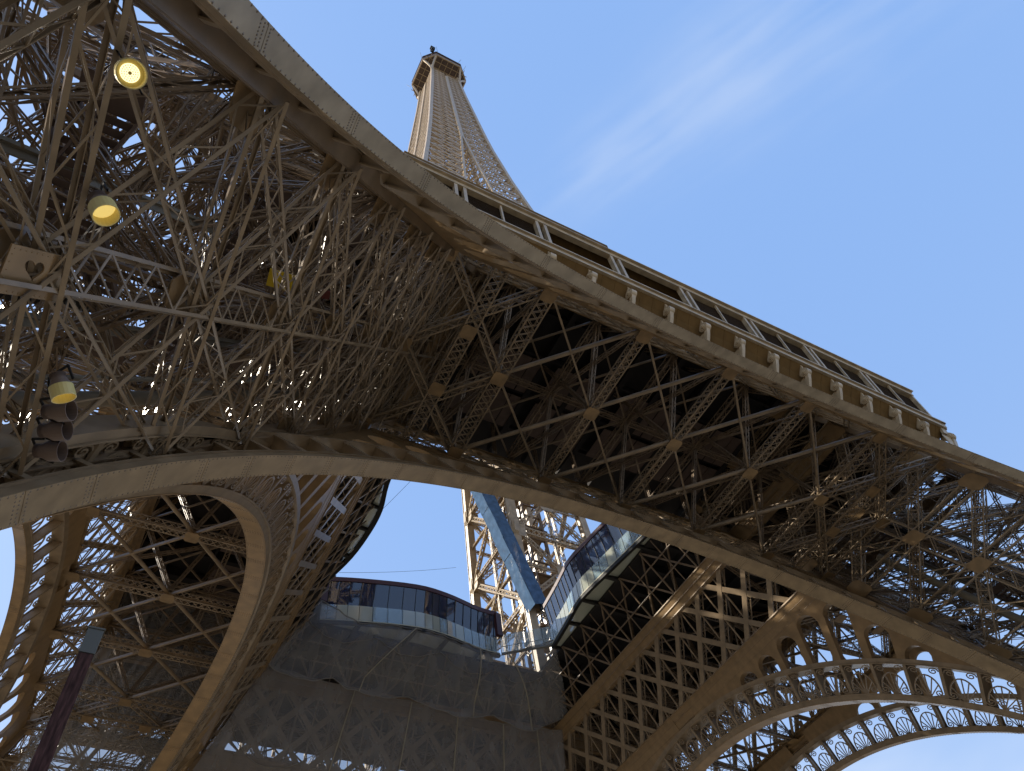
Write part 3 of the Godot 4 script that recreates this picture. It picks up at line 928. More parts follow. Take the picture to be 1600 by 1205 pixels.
func make_upper_pillar(tower: Node) -> Node3D:
	var g := group(tower, "upper_pillar")
	var P := func(fu: float, fw: float, y: float) -> Vector3:
		return Vector3(-lerpf(i2(y), o2(y), fu), y, lerpf(i2(y), o2(y), fw))
	for fu in 2:
		for fw in 2:
			var mb := Mb.new()
			var a: Vector3 = P.call(fu, fw, 58.0)
			var b: Vector3 = P.call(fu, fw, 115.0)
			mb.bar(a, b, 1.0, 1.0, Vector3(0, 0, 1))
			for s: float in [-0.5, 0.5]:
				mb.bar(a + Vector3(0, 0, s), b + Vector3(0, 0, s), 1.2, 0.06, Vector3(0, 0, 1))
			part(g, "corner_girder", mb, M.upper)
	var lv := [58.0, 69.5, 81.0, 92.5, 104.0, 115.0]
	for f in 4:
		var F := func(s: float, y: float) -> Vector3:
			match f:
				0: return P.call(0.0, s, y)
				1: return P.call(1.0, s, y)
				2: return P.call(s, 0.0, y)
			return P.call(s, 1.0, y)
		var nrm := Vector3(1, 0.2, 0).normalized() if f < 2 else Vector3(0, 0.2, 1).normalized()
		for k in lv.size():
			var mb := Mb.new()
			mb.lattice(F.call(0.0, lv[k]), F.call(1.0, lv[k]), nrm, 1.1, 0.6, 0.2, 0.12, 0.9, 1)
			if k < lv.size() - 1:
				for e: Array in [[0.0, 1.0], [1.0, 0.0]]:
					mb.lattice(F.call(e[0], lv[k]), F.call(e[1], lv[k + 1]), nrm, 0.8, 0.6, 0.17, 0.1, 0.9, 1)
				mb.lattice(F.call(0.5, lv[k]), F.call(0.5, lv[k + 1]), nrm, 0.5, 0.4, 0.13, 0.08, 0.9)
				mb.lattice(F.call(0.0, (lv[k] + lv[k + 1]) * 0.5), F.call(1.0, (lv[k] + lv[k + 1]) * 0.5), nrm, 0.5, 0.4, 0.13, 0.08, 0.9)
				mb.plate(F.call(0.5, (lv[k] + lv[k + 1]) * 0.5) - nrm * 0.35, nrm.cross(Vector3.UP).normalized() * 1.1, Vector3(0, 1.1, 0), 0.08)
				for s: float in [0.04, 0.96]:
					mb.plate(F.call(s, lv[k]), nrm.cross(Vector3.UP).normalized() * 1.2, Vector3(0, 1.6, 0), 0.7)
			part(g, "face_bracing", mb, M.upper)
	var sh := Mb.new()
	for fu: float in [0.38, 0.62]:
		for fw: float in [0.3, 0.7]:
			sh.bar(P.call(fu, fw, 58.0), P.call(fu, fw, 115.0), 0.35, 0.5, Vector3(0, 0, 1))
	for n in 28:
		var y := 58.0 + n * 2.0
		sh.bar(P.call(0.38, 0.3, y), P.call(0.62, 0.3, y), 0.3, 0.2, Vector3.UP)
		sh.bar(P.call(0.38, 0.7, y), P.call(0.62, 0.7, y), 0.3, 0.2, Vector3.UP)
		sh.bar(P.call(0.38, 0.3, y), P.call(0.38, 0.7, y + 1), 0.25, 0.2, Vector3.UP)
		sh.bar(P.call(0.62, 0.7, y), P.call(0.62, 0.3, y + 1), 0.25, 0.2, Vector3.UP)
		if n % 4 == 2: sh.box(P.call(0.5, 0.5, y), Vector3(5.0, 0.5, 5.0))
	part(g, "lift_shaft", sh, M.inside)
	return g

const SPIRE := [[110.0, 15.0], [130.0, 12.9], [147.0, 11.4], [164.0, 10.0], [188.0, 8.35], [201.0, 7.65], [226.0, 6.5], [249.0, 5.45], [276.0, 4.5]]
func spire_w(y: float) -> float:  # half width of the spire
	for k in SPIRE.size() - 1:
		if y <= SPIRE[k + 1][0]:
			return remap(y, SPIRE[k][0], SPIRE[k + 1][0], SPIRE[k][1], SPIRE[k + 1][1])
	return 4.5

func make_spire(tower: Node) -> void:
	var sec := group(tower, "second_floor")
	var sl := Mb.new()
	sl.box(Vector3(0, 115.4, 0), Vector3(38, 0.5, 38))
	sl.box(Vector3(0, 112.6, 17.0), Vector3(34, 2.4, 0.5)); sl.box(Vector3(0, 112.6, -17.0), Vector3(34, 2.4, 0.5))
	sl.box(Vector3(17.0, 112.6, 0), Vector3(0.5, 2.4, 34)); sl.box(Vector3(-17.0, 112.6, 0), Vector3(0.5, 2.4, 34))
	part(sec, "floor_slab", sl, M.deck)
	var g := group(tower, "spire", "slender lattice spire with a seam where its legs join")
	for sx: float in [-1.0, 1.0]:
		for sz: float in [-1.0, 1.0]:
			var mb := Mb.new()
			var y := 116.0
			while y < 272.0:
				var a := Vector3(sx * spire_w(y), y, sz * spire_w(y))
				var b := Vector3(sx * spire_w(y + 6), y + 6, sz * spire_w(y + 6))
				mb.bar(a, b, 0.85, 0.85, Vector3(0, 0, 1))
				y += 6.0
			part(g, "corner_girder", mb, M.upper)
	for side in 4:
		var B := Basis(Vector3.UP, PI * 0.5 * side)
		var seam := Mb.new()
		var y := 116.0
		while y < 262.0:
			var y2 := y + 4.0
			for s: float in [-1.0, 1.0]:
				var xa := s * maxf(0.0, (188.0 - y) * 0.0655) + 0.25 * s
				var xb := s * maxf(0.0, (188.0 - y2) * 0.0655) + 0.25 * s
				seam.bar(B * Vector3(xa, y, spire_w(y) + 0.1), B * Vector3(xb, y2, spire_w(y2) + 0.1), 0.5, 0.6, B * Vector3(0, 0, 1))
			y = y2
		part(g, "seam_girder", seam, M.upper)
		var lt := Mb.new()
		y = 117.0
		while y < 268.0:
			var hgt := spire_w(y) * 0.5 + 0.9
			var y2 := minf(y + hgt, 270.0)
			var w := spire_w(y)
			var w2 := spire_w(y2)
			for s: float in [-1.0, 1.0]:
				var q := s * maxf(0.3, (188.0 - y) * 0.0655)
				var q2 := s * maxf(0.3, (188.0 - y2) * 0.0655)
				var c := func(f: float, yy: float, ww: float, qq: float, dep: float) -> Vector3: return B * Vector3(lerpf(qq, s * ww, f), yy, ww - dep)
				for dep: float in [0.0]:
					var th := 0.40
					lt.bar(c.call(0.0, y, w, q, dep), c.call(1.0, y2, w2, q2, dep), th, 0.16, B * Vector3(0, 0, 1))
					lt.bar(c.call(1.0, y, w, q, dep + 0.1), c.call(0.0, y2, w2, q2, dep + 0.1), th, 0.16, B * Vector3(0, 0, 1))
					lt.bar(c.call(0.0, y, w, q, dep), c.call(1.0, y, w, q, dep), th * 1.2, 0.2, B * Vector3(0, 0, 1))
					lt.bar(c.call(0.5, y, w, q, dep), c.call(1.0, (y + y2) * 0.5, (w + w2) * 0.5, (q + q2) * 0.5, dep), 0.12, 0.1, B * Vector3(0, 0, 1))
					lt.bar(c.call(0.5, y, w, q, dep), c.call(0.0, (y + y2) * 0.5, (w + w2) * 0.5, (q + q2) * 0.5, dep), 0.12, 0.1, B * Vector3(0, 0, 1))
					lt.bar(c.call(0.5, y2, w2, q2, dep), c.call(1.0, (y + y2) * 0.5, (w + w2) * 0.5, (q + q2) * 0.5, dep), 0.12, 0.1, B * Vector3(0, 0, 1))
					lt.bar(c.call(0.5, y2, w2, q2, dep), c.call(0.0, (y + y2) * 0.5, (w + w2) * 0.5, (q + q2) * 0.5, dep), 0.12, 0.1, B * Vector3(0, 0, 1))
				lt.bar(B * Vector3(s * w, y, w - 0.2), B * Vector3(q, y, w * 0.3), 0.2, 0.2, Vector3.UP)
				lt.bar(B * Vector3(q, y, w - 0.2), B * Vector3(s * w * 0.3, y2, w2 * 0.3), 0.18, 0.18, Vector3.UP)
			y = y2
		part(g, "face_bracing", lt, M.upper)
	var core := Mb.new()
	var yy := 117.0
	while yy < 270.0:
		for s: Array in [[-1.6, -1.6], [1.6, -1.6], [1.6, 1.6], [-1.6, 1.6]]:
			core.bar(Vector3(s[0], yy, s[1]), Vector3(s[0], yy + 3, s[1]), 0.35, 0.35, Vector3.RIGHT)
			core.bar(Vector3(s[0], yy, s[1]), Vector3(-s[1], yy + 3, s[0]), 0.2, 0.2, Vector3.UP)
			core.bar(Vector3(s[0], yy, s[1]), Vector3(-s[1], yy, s[0]), 0.25, 0.2, Vector3.UP)
		if int(yy) % 2 == 0: core.box(Vector3(0.9, yy, 0.4), Vector3(1.6, 0.2, 1.6))
		yy += 3.0
	part(g, "lift_shaft", core, M.inside)
	# summit platform: an eight-sided cabin on curved brackets
	var top := group(tower, "summit_platform", "eight-sided summit platform on curved brackets")
	var oct := func(h: float, c: float, y: float) -> Array:
		var r := []
		for e: Array in [[h, c], [c, h], [-c, h], [-h, c], [-h, -c], [-c, -h], [c, -h], [h, -c]]: r.append(Vector3(e[0], y, e[1]))
		return r
	var drum := func(mb: Mb, r0: Array, r1: Array) -> void:
		for k in 8:
			mb.face(r0[k], r0[(k + 1) % 8], r1[(k + 1) % 8], r1[k], Vector3(0, r0[0].y, 0))
			mb.tri(Vector3(0, r0[0].y, 0), r0[k], r0[(k + 1) % 8], Vector3(0, r1[0].y + 50, 0))
			mb.tri(Vector3(0, r1[0].y, 0), r1[k], r1[(k + 1) % 8], Vector3(0, r0[0].y - 50, 0))
	var dk := Mb.new()
	drum.call(dk, oct.call(8.0, 4.6, 275.2), oct.call(8.15, 4.7, 276.4))
	drum.call(dk, oct.call(7.6, 4.4, 276.45), oct.call(7.6, 4.4, 279.6))
	drum.call(dk, oct.call(8.1, 4.6, 279.65), oct.call(7.0, 4.2, 280.4))
	part(top, "cabin", dk, M.panel)
	var jo := Mb.new()
	for n in range(-3, 4):
		jo.bar(Vector3(n * 2.0, 275.0, -7.6), Vector3(n * 2.0, 275.0, 7.6), 0.16, 0.3, Vector3.UP)
		jo.bar(Vector3(-7.6, 274.9, n * 2.0), Vector3(7.6, 274.9, n * 2.0), 0.16, 0.3, Vector3.UP)
	for k in 8:
		var r: Array = oct.call(7.9, 4.55, 275.0)
		jo.bar(r[k], r[(k + 1) % 8], 0.4, 0.5, Vector3.UP)
	part(top, "floor_beam", jo, M.upper)
	for sx: float in [-1.0, 1.0]:
		for sz: float in [-1.0, 1.0]:
			for e in 2:
				var mb := Mb.new()
				var tip := Vector3(sx * 7.8, 275.0, sz * 4.5) if e == 0 else Vector3(sx * 4.5, 275.0, sz * 7.8)
				var foot := Vector3(sx * 5.0, 263.5, sz * 5.0)
				var last := foot
				for k in range(1, 9):
					var f := k / 8.0
					var p := Vector3(lerpf(foot.x, tip.x, pow(f, 2.2)), lerpf(foot.y, tip.y, f), lerpf(foot.z, tip.z, pow(f, 2.2)))
					mb.bar(last, p, 0.5, 0.5, Vector3(sx, 0, sz), true)
					last = p
				part(top, "bracket", mb, M.upper)
	var cp := Mb.new()
	cp.box(Vector3(0, 283, 0), Vector3(7, 5, 7))
	cp.tube(Vector3(0, 285, 0), Vector3(0, 296, 0), 1.6, 1.1, 10)
	cp.tube(Vector3(0, 296, 0), Vector3(0, 304, 0), 0.6, 0.3, 8)
	for k in 10:
		var f := TAU * k / 10.0
		cp.tube(Vector3(cos(f) * 1.5, 287 + k % 3 * 2, sin(f) * 1.5), Vector3(cos(f) * 2.2, 291 + k % 3 * 2, sin(f) * 2.2), 0.15, 0.1, 5)
	part(top, "antenna_mast", cp, M.dark)
	var dsh := Mb.new()
	dsh.tube(Vector3(-5.6, 279.6, 7.4), Vector3(-5.6, 287.0, 7.6), 0.45, 0.3, 8)
	dsh.box(Vector3(-5.6, 285.0, 7.5), Vector3(1.6, 1.2, 1.2))
	dsh.box(Vector3(-5.6, 282.2, 7.5), Vector3(1.2, 1.4, 1.4))
	part(top, "aerial", dsh, M.dark)
	for e: Array in [[-8.1, -6.0], [-8.1, 4.0], [-4.0, 8.1], [3.5, 8.1], [6.0, 7.0], [8.1, 2.0]]:
		var mb := Mb.new()
		var a := Vector3(e[0], 278.0, e[1])
		mb.tube(a, a + Vector3(signf(e[0]) * 0.9, 4.5, signf(e[1]) * 0.9), 0.07, 0.05, 5)
		part(top, "whip_antenna", mb, M.steel)

# ---------------------------------------------------------------- things on the tower
func glass_pavilion(pts: Array, label: String, side_frame: bool, low_from: float) -> void:
	var mid := Vector3.ZERO
	for p: Vector3 in pts: mid += p / pts.size()
	var base := Vector3(mid.x, 58.0, mid.z)
	var g := thing("glass_pavilion", base, label, "pavilion", "glass pavilions on the first floor")
	var outw := -Vector3(mid.x, 0, mid.z).normalized()  # towards the well
	var cr := func(f: float) -> Vector3:
		var x := f * (pts.size() - 1)
		var k := clampi(int(floor(x)), 0, pts.size() - 2)
		var p0: Vector3 = pts[maxi(k - 1, 0)]
		var p3: Vector3 = pts[mini(k + 2, pts.size() - 1)]
		var r: Vector3 = pts[k].cubic_interpolate(pts[k + 1], p0, p3, x - k)
		return Vector3(r.x, 0, r.z) - Vector3(base.x, 0, base.z)
	var count := 20
	var edge := Mb.new()
	var roof := Mb.new()
	var fl := Mb.new()
	var dk := Mb.new()
	for j in count:
		var a: Vector3 = cr.call(float(j) / count)
		var b: Vector3 = cr.call(float(j + 1) / count)
		var e := func(p: Vector3, o: float, y: float) -> Vector3: return p + outw * o + Vector3(0, y, 0)
		edge.hexa([e.call(a, 0.12, -0.12), e.call(a, 0.12, 0.0), e.call(a, -0.12, 0.0), e.call(a, -0.12, -0.12), e.call(b, 0.12, -0.12), e.call(b, 0.12, 0.0), e.call(b, -0.12, 0.0), e.call(b, -0.12, -0.12)], true)
		dk.hexa([e.call(a, 0.10, -0.55), e.call(a, 0.10, -0.125), e.call(a, -0.35, -0.125), e.call(a, -0.35, -0.45), e.call(b, 0.10, -0.55), e.call(b, 0.10, -0.125), e.call(b, -0.35, -0.125), e.call(b, -0.35, -0.45)], true)
		if j % 4 == 0:
			dk.hexa([e.call(a, -0.3, -0.5), e.call(a, -0.3, -0.1), e.call(a, -3.0, -0.1), e.call(a, -3.0, -0.8), e.call(a.lerp(b, 0.3), -0.3, -0.5), e.call(a.lerp(b, 0.3), -0.3, -0.1), e.call(a.lerp(b, 0.3), -3.0, -0.1), e.call(a.lerp(b, 0.3), -3.0, -0.8)], true)
		fl.hexa([e.call(a, -0.35, -0.20), e.call(a, -0.35, -0.14), e.call(a, -2.6, -0.14), e.call(a, -2.6, -0.20), e.call(b, -0.35, -0.20), e.call(b, -0.35, -0.14), e.call(b, -2.6, -0.14), e.call(b, -2.6, -0.20)], true)
		roof.hexa([e.call(a, 0.30, 5.35), e.call(a, 0.30, 5.95), e.call(a, -9.0, 6.6), e.call(a, -9.0, 5.35), e.call(b, 0.30, 5.35), e.call(b, 0.30, 5.95), e.call(b, -9.0, 6.6), e.call(b, -9.0, 5.35)], true)
		var d := (b - a).normalized()
		var lo := Mb.new()
		var a1: Vector3 = e.call(a + d * 0.02, 0.0, 0.03)
		var b1: Vector3 = e.call(b - d * 0.02, 0.0, 0.03)
		lo.hexa([a1, a1 + Vector3(0, 2.1, 0), a1 - outw * 0.03 + Vector3(0, 2.1, 0), a1 - outw * 0.03, b1, b1 + Vector3(0, 2.1, 0), b1 - outw * 0.03 + Vector3(0, 2.1, 0), b1 - outw * 0.03])
		part(g, "balustrade_pane", lo, M.frost if j in [2, 3, 4, 7, 8, 9, 10, 13] else M.clear)
		var hi := Mb.new()
		var a2: Vector3 = e.call(a + d * 0.03, -0.55, 0.1)
		var b2: Vector3 = e.call(b - d * 0.03, -0.55, 0.1)
		var lean := outw * 0.75 + Vector3(0, 5.2, 0)
		hi.hexa([a2, a2 + lean, a2 + lean - outw * 0.04, a2 - outw * 0.04, b2, b2 + lean, b2 + lean - outw * 0.04, b2 - outw * 0.04])
		part(g, "facade_pane", hi, M.glass)
		var mu := Mb.new()
		mu.bar(e.call(a, -0.56, 0.1), e.call(a, -0.56, 0.1) + lean, 0.05, 0.16, outw)
		mu.bar(e.call(a, -0.02, 0.0), e.call(a, -0.02, 2.1), 0.04, 0.08, outw)
		mu.bar(e.call(a, -0.28, 2.6), e.call(b, -0.28, 2.6), 0.05, 0.05, Vector3.UP)
		part(g, "mullion", mu, M.dark)
	part(g, "floor_edge", edge, M.cream)
	part(g, "glass_floor", fl, M.frost)
	part(g, "edge_beam", dk, M.dark)
	part(g, "roof", roof, M.red)
	var inside := Mb.new()
	for j in 6:
		var a: Vector3 = cr.call((j + 0.5) / 6.0) - outw * 3.2
		inside.bar(a + Vector3(0, 0, 0), a + Vector3(0, 5.3, 0), 0.3, 0.3, outw)
	var i0: Vector3 = cr.call(0.02) - outw * 4.6
	var i1: Vector3 = cr.call(0.98) - outw * 4.6
	inside.bar(i0 + Vector3(0, 2.6, 0), i1 + Vector3(0, 2.6, 0), 0.2, 5.2, Vector3.UP, true)
	part(g, "back_wall", inside, M.deck)
	if side_frame:
		for f: float in [0.0, 1.0]:
			var sf := Mb.new()
			var p: Vector3 = cr.call(f)
			sf.bar(p + outw * 0.28 + Vector3(0, 2.3, 0), p + outw * 0.3 + Vector3(0, 5.6, 0), 0.8, 0.5, outw, true)
			part(g, "end_frame", sf, M.red)

func net_sheet(rows: Array, label: String, ropes: Array, belly: float) -> void:
	# rows: polylines from the top edge down to the hem, each with as many points
	var g := thing("debris_net", rows[0][0], label, "netting", "debris nets under the far side of the first floor")
	var o: Vector3 = rows[0][0]
	var nu := 144
	var nv := 14
	var grid := []
	for v in nv + 1:
		var fv := float(v) / nv
		var line := []
		for u in nu + 1:
			var fu := float(u) / nu
			var x := fv * (rows.size() - 1)
			var k := mini(int(x), rows.size() - 2)
			var p: Vector3 = poly(rows[k], fu).lerp(poly(rows[k + 1], fu), x - k)
			var sag := sin(fv * PI) * belly * (0.55 + 0.45 * absf(sin(fu * 4.0 * PI)))
			p += Vector3(0, -sag * 0.15, sag)
			p += Vector3(0.04 * sin(fu * 41.0 + fv * 5.0), 0.03 * sin(fu * 23.0), 0.09 * sin(fu * 97.0 + fv * 2.0) + 0.10 * sin(fu * 33.0 - fv * 4.0))
			if v == nv: p.y -= 1.15 * pow(absf(sin(fu * 4.0 * PI + 0.3)), 0.8) + 0.07 * sin(fu * 53.0)
			line.append(p - o)
		grid.append(line)
	var st := SurfaceTool.new()
	st.begin(Mesh.PRIMITIVE_TRIANGLES)
	for v in nv + 1:
		for u in nu + 1: st.add_vertex(grid[v][u])
	for v in nv:
		for u in nu:
			var k := v * (nu + 1) + u
			for e: int in [k, k + nu + 1, k + 1, k + 1, k + nu + 1, k + nu + 2]: st.add_index(e)
	st.generate_normals()
	var m := MeshInstance3D.new()
	m.name = "mesh_sheet"
	m.mesh = st.commit()
	m.material_override = M.net
	g.add_child(m, true)
	var hem := Mb.new()
	var seam := Mb.new()
	for u in nu:
		var e0 := 4.0 + 3.0 * absf(sin(float(u) / nu * 4.0 * PI))
		var e1 := 4.0 + 3.0 * absf(sin(float(u + 1) / nu * 4.0 * PI))
		var q0: Vector3 = grid[int(e0)][u].lerp(grid[int(e0) + 1][u], e0 - int(e0))
		var q1: Vector3 = grid[int(e1)][u + 1].lerp(grid[int(e1) + 1][u + 1], e1 - int(e1))
		seam.bar(q0 + Vector3(0, 0, 0.04), q1 + Vector3(0, 0, 0.04), 0.05, 0.05, Vector3(0, 0, 1))
	part(g, "seam_rope", seam, M.net_rope)
	var head := Mb.new()
	for u in nu:
		hem.bar(grid[nv][u] + Vector3(0, 0, 0.05), grid[nv][u + 1] + Vector3(0, 0, 0.05), 0.08, 0.08, Vector3(0, 0, 1))
		head.bar(grid[0][u] + Vector3(0, 0, 0.05), grid[0][u + 1] + Vector3(0, 0, 0.05), 0.07, 0.07, Vector3(0, 0, 1))
	part(g, "hem_rope", hem, M.net_rope)
	part(g, "head_rope", head, M.net_rope)
	for f: float in ropes:
		var rp := Mb.new()
		var last := Vector3.ZERO
		for v in nv + 1:
			var p: Vector3 = grid[v][clampi(int(f * nu), 0, nu)] + Vector3(0, 0, 0.08)
			if v > 0: rp.bar(last, p, 0.11, 0.11, Vector3(0, 0, 1))
			last = p
		part(g, "drop_rope", rp, M.rope)

func poly(a: Array, f: float) -> Vector3:
	var x := f * (a.size() - 1)
	var k := mini(int(x), a.size() - 2)
	return a[k].lerp(a[k + 1], x - k)

func floodlight(at: Vector3, aim: Vector3, lit: int, label: String) -> void:
	var g := thing("floodlight", at, label, "floodlight", "floodlights on the pillar strut")
	var d := aim.normalized()
	var hood := Mb.new()
	var seg := 20
	var s := d.cross(Vector3.UP).normalized()
	var u := s.cross(d)
	for k in seg:
		var f0 := TAU * k / seg
		var f1 := TAU * (k + 1) / seg
		var a := s * cos(f0) + u * sin(f0)
		var b := s * cos(f1) + u * sin(f1)
		hood.face(a * 0.275 + d * 0.02, b * 0.275 + d * 0.02, b * 0.275 + d * 0.34, a * 0.275 + d * 0.34, Vector3.ZERO + d * 0.2)
		hood.face(a * 0.255 + d * 0.02, b * 0.255 + d * 0.02, b * 0.255 + d * 0.34, a * 0.255 + d * 0.34, a * 9.0)
		hood.face(a * 0.255 + d * 0.34, b * 0.255 + d * 0.34, b * 0.275 + d * 0.34, a * 0.275 + d * 0.34, Vector3.ZERO)
	part(g, "hood", hood, M.amber if lit > 0 else M.housing)
	var body := Mb.new()
	body.tube(d * -0.34, d * -0.12, 0.13, 0.2, 14)
	body.tube(d * -0.12, d * 0.02, 0.2, 0.275, 18)
	for k in 6: body.tube(d * (-0.32 + 0.035 * k), d * (-0.31 + 0.035 * k), 0.19, 0.19, 12)
	part(g, "housing", body, M.housing)
	var ln := Mb.new()
	ln.tube(d * 0.03, d * 0.06, 0.175 if lit == 2 else 0.25, 0.175 if lit == 2 else 0.25, 20)
	part(g, "lens", ln, M.glow if lit == 2 else (M.dimglow if lit == 1 else M.lens))
	if lit == 2:
		var ring := Mb.new()
		ring.tube(d * 0.022, d * 0.029, 0.254, 0.254, 20)
		part(g, "reflector", ring, M.amber)
		var dots := Mb.new()
		dots.tube(d * 0.061, d * 0.066, 0.035, 0.035, 10)
		for r in 3:
			for k in 8 + r * 6:
				var f := TAU * k / (8 + r * 6)
				var p := (s * cos(f) + u * sin(f)) * (0.06 + 0.04 * r) + d * 0.061
				dots.tube(p, p + d * 0.004, 0.012, 0.012, 5)
		part(g, "lamp_grid", dots, M.amber)
	var br := Mb.new()
	br.bar(s * 0.4, s * 0.31 - d * 0.35 + Vector3(0, 0.1, 0), 0.06, 0.03, u)
	br.bar(-s * 0.4, -s * 0.31 - d * 0.35 + Vector3(0, 0.1, 0), 0.06, 0.03, u)
	br.bar(s * 0.31 - d * 0.35 + Vector3(0, 0.1, 0), -s * 0.31 - d * 0.35 + Vector3(0, 0.1, 0), 0.06, 0.03, u)
	part(g, "bracket", br, M.dark)
	if lit > 0:
		var l := SpotLight3D.new()
		l.name = "lamp_light"
		g.add_child(l)
		l.position = d * 0.08
		l.look_at_from_position(g.position + d * 0.08, g.position + d * 3.0, Vector3.UP)
		l.spot_range = 60.0; l.spot_angle = 40.0; l.spot_attenuation = 2.0
		l.light_color = Color(1.0, 0.93, 0.75)
		l.light_energy = 2.0 if lit == 2 else 0.8
		l.light_size = 0.3
		l.shadow_enabled = true

func cable(a: Vector3, b: Vector3, sag: float, label: String) -> void:
	var g := thing("guy_cable", a, label, "cable", "thin cables across the well")
	var mb := Mb.new()
	var last := Vector3.ZERO
	for k in range(1, 13):
		var f := k / 12.0
		var p := (b - a) * f - Vector3(0, sag * 4.0 * f * (1 - f), 0)
		mb.tube(last, p, 0.022, 0.022, 5, false)
		last = p
	part(g, "wire", mb, M.dark)

# ----------------------------------------------------------------
func _ready() -> void:
	rng.seed = 1889
	# camera
	var cam := Camera3D.new()
	cam.name = "camera"
	add_child(cam)
	var yaw := deg_to_rad(36.069)
	var pitch := deg_to_rad(54.926)
	var roll := deg_to_rad(-10.217)
	var fw := Vector3(sin(yaw) * cos(pitch), sin(pitch), -cos(yaw) * cos(pitch))
	var rt := Vector3(cos(yaw), 0, sin(yaw))
	var up := rt.cross(fw)
	var rr := rt * cos(roll) + up * sin(roll)
	var uu := -rt * sin(roll) + up * cos(roll)
	cam.transform = Transform3D(Basis(rr, uu, -fw), Vector3(-31.655, 1.6, 54.115))
	cam.fov = rad_to_deg(2.0 * atan(602.5 / 1187.484))
	cam.near = 0.1; cam.far = 3000.0
	cam.current = true
	# sky, sun, exposure
	var env := Environment.new()
	env.background_mode = Environment.BG_SKY
	env.sky = make_sky()
	env.ambient_light_source = Environment.AMBIENT_SOURCE_SKY
	env.tonemap_mode = Environment.TONE_MAPPER_LINEAR
	env.tonemap_exposure = 1.36
	env.sdfgi_enabled = true; env.ssao_enabled = true; env.ssil_enabled = true
	var we := WorldEnvironment.new()
	we.name = "world"
	we.environment = env
	add_child(we)
	var sun := DirectionalLight3D.new()
	sun.name = "sun"
	add_child(sun)
	sun.look_at_from_position(SUN * 100.0, Vector3.ZERO, Vector3.UP)
	sun.light_energy = 1.6
	sun.light_color = Color(1.0, 0.955, 0.88)
	sun.light_angular_distance = 0.5
	sun.shadow_enabled = true
	make_materials()
	M.net_rope = flat(Color(0.50, 0.48, 0.45), 0.9)
	# ground
	var gm := Mb.new()
	gm.quad(Vector3(-1500, 0, -1500), Vector3(1500, 0, -1500), Vector3(1500, 0, 1500), Vector3(-1500, 0, 1500), Vector3.UP)
	var gr := part(self, "ground", gm, M.ground)
	gr.set_meta("kind", "structure"); tag(gr, "pale gravel and paving all round the tower's feet", "ground")
	# the tower
	var tower := thing("lattice_tower", Vector3.ZERO, "brown lattice iron tower seen from beneath its arches and first floor", "tower")
	var q := PI * 0.5
	var ao := make_arch(tower, "out", "riveted arch overhead at the near face, its underside toned grey for skylight")
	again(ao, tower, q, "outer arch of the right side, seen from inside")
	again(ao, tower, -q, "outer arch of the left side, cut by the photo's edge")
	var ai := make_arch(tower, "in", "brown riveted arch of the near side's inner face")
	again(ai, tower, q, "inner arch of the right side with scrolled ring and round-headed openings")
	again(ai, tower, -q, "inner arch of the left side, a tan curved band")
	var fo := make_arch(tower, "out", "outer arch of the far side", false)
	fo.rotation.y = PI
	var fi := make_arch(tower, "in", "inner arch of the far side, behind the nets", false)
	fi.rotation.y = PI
	var go := make_girder(tower, "out")
	var gi := make_girder(tower, "in")
	var fr := make_frame(tower)
	var ga := make_gallery(tower)
	for k in range(1, 4):
		again(go, tower, q * k); again(gi, tower, q * k); again(fr, tower, q * k); again(ga, tower, q * k)
	make_deck(tower)
	var pl := make_pillar(tower, "near left pillar, a dense tangle of bracing overhead")
	again(pl, tower, q, "far left pillar"); again(pl, tower, PI, "far right pillar"); var nr := again(pl, tower, -q, "near right pillar with blue sky behind its bracing")
	for c in nr.get_children():   # this one is seen against open sky: fewer inner braces show
		if c.name.begins_with("inner_brace") or c.name.begins_with("stair"): c.free()
	heart_plate(pl)
	var pu := make_upper_pillar(tower)
	for k in range(1, 4): again(pu, tower, q * k)
	make_spire(tower)
	var rb := Mb.new()
	rb.box(Vector3(-13.3, 68.75, 32.8), Vector3(21.6, 2.6, 2.4))
	rb.box(Vector3(-13.3, 66.2, 31.4), Vector3(21.0, 3.6, 3.0))
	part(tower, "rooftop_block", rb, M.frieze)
	# things on the first floor
	glass_pavilion([Vector3(-13.4, 0, -14.4), Vector3(-9.3, 0, -13.2), Vector3(-3.0, 0, -11.9), Vector3(1.1, 0, -12.0), Vector3(5.7, 0, -12.9), Vector3(8.4, 0, -13.0)], "glass pavilion with red-brown roof edge above the nets, on the far side", true, 0.0)
	glass_pavilion([Vector3(13.6, 0, -9.4), Vector3(13.0, 0, -4.9), Vector3(12.4, 0, -0.9), Vector3(12.8, 0, 3.4), Vector3(13.5, 0, 8.9), Vector3(14.0, 0, 12.5)], "glass pavilion with cream floor edge on the right side of the well", false, 0.0)
	glass_pavilion([Vector3(-14.6, 0, 11.5), Vector3(-14.2, 0, 7.3), Vector3(-13.5, 0, 4.0), Vector3(-13.4, 0, 0.8), Vector3(-13.8, 0, -3.4), Vector3(-14.8, 0, -7.5)], "glass pavilion seen from below as a dark curve, left of the well", false, 0.0)
	# corner balustrade between the far and the right pavilion
	var cb := thing("glass_balustrade", Vector3(11, 58, -10.8), "blue-tinted glass balustrade at the well's corner, between the far and right pavilions", "balustrade")
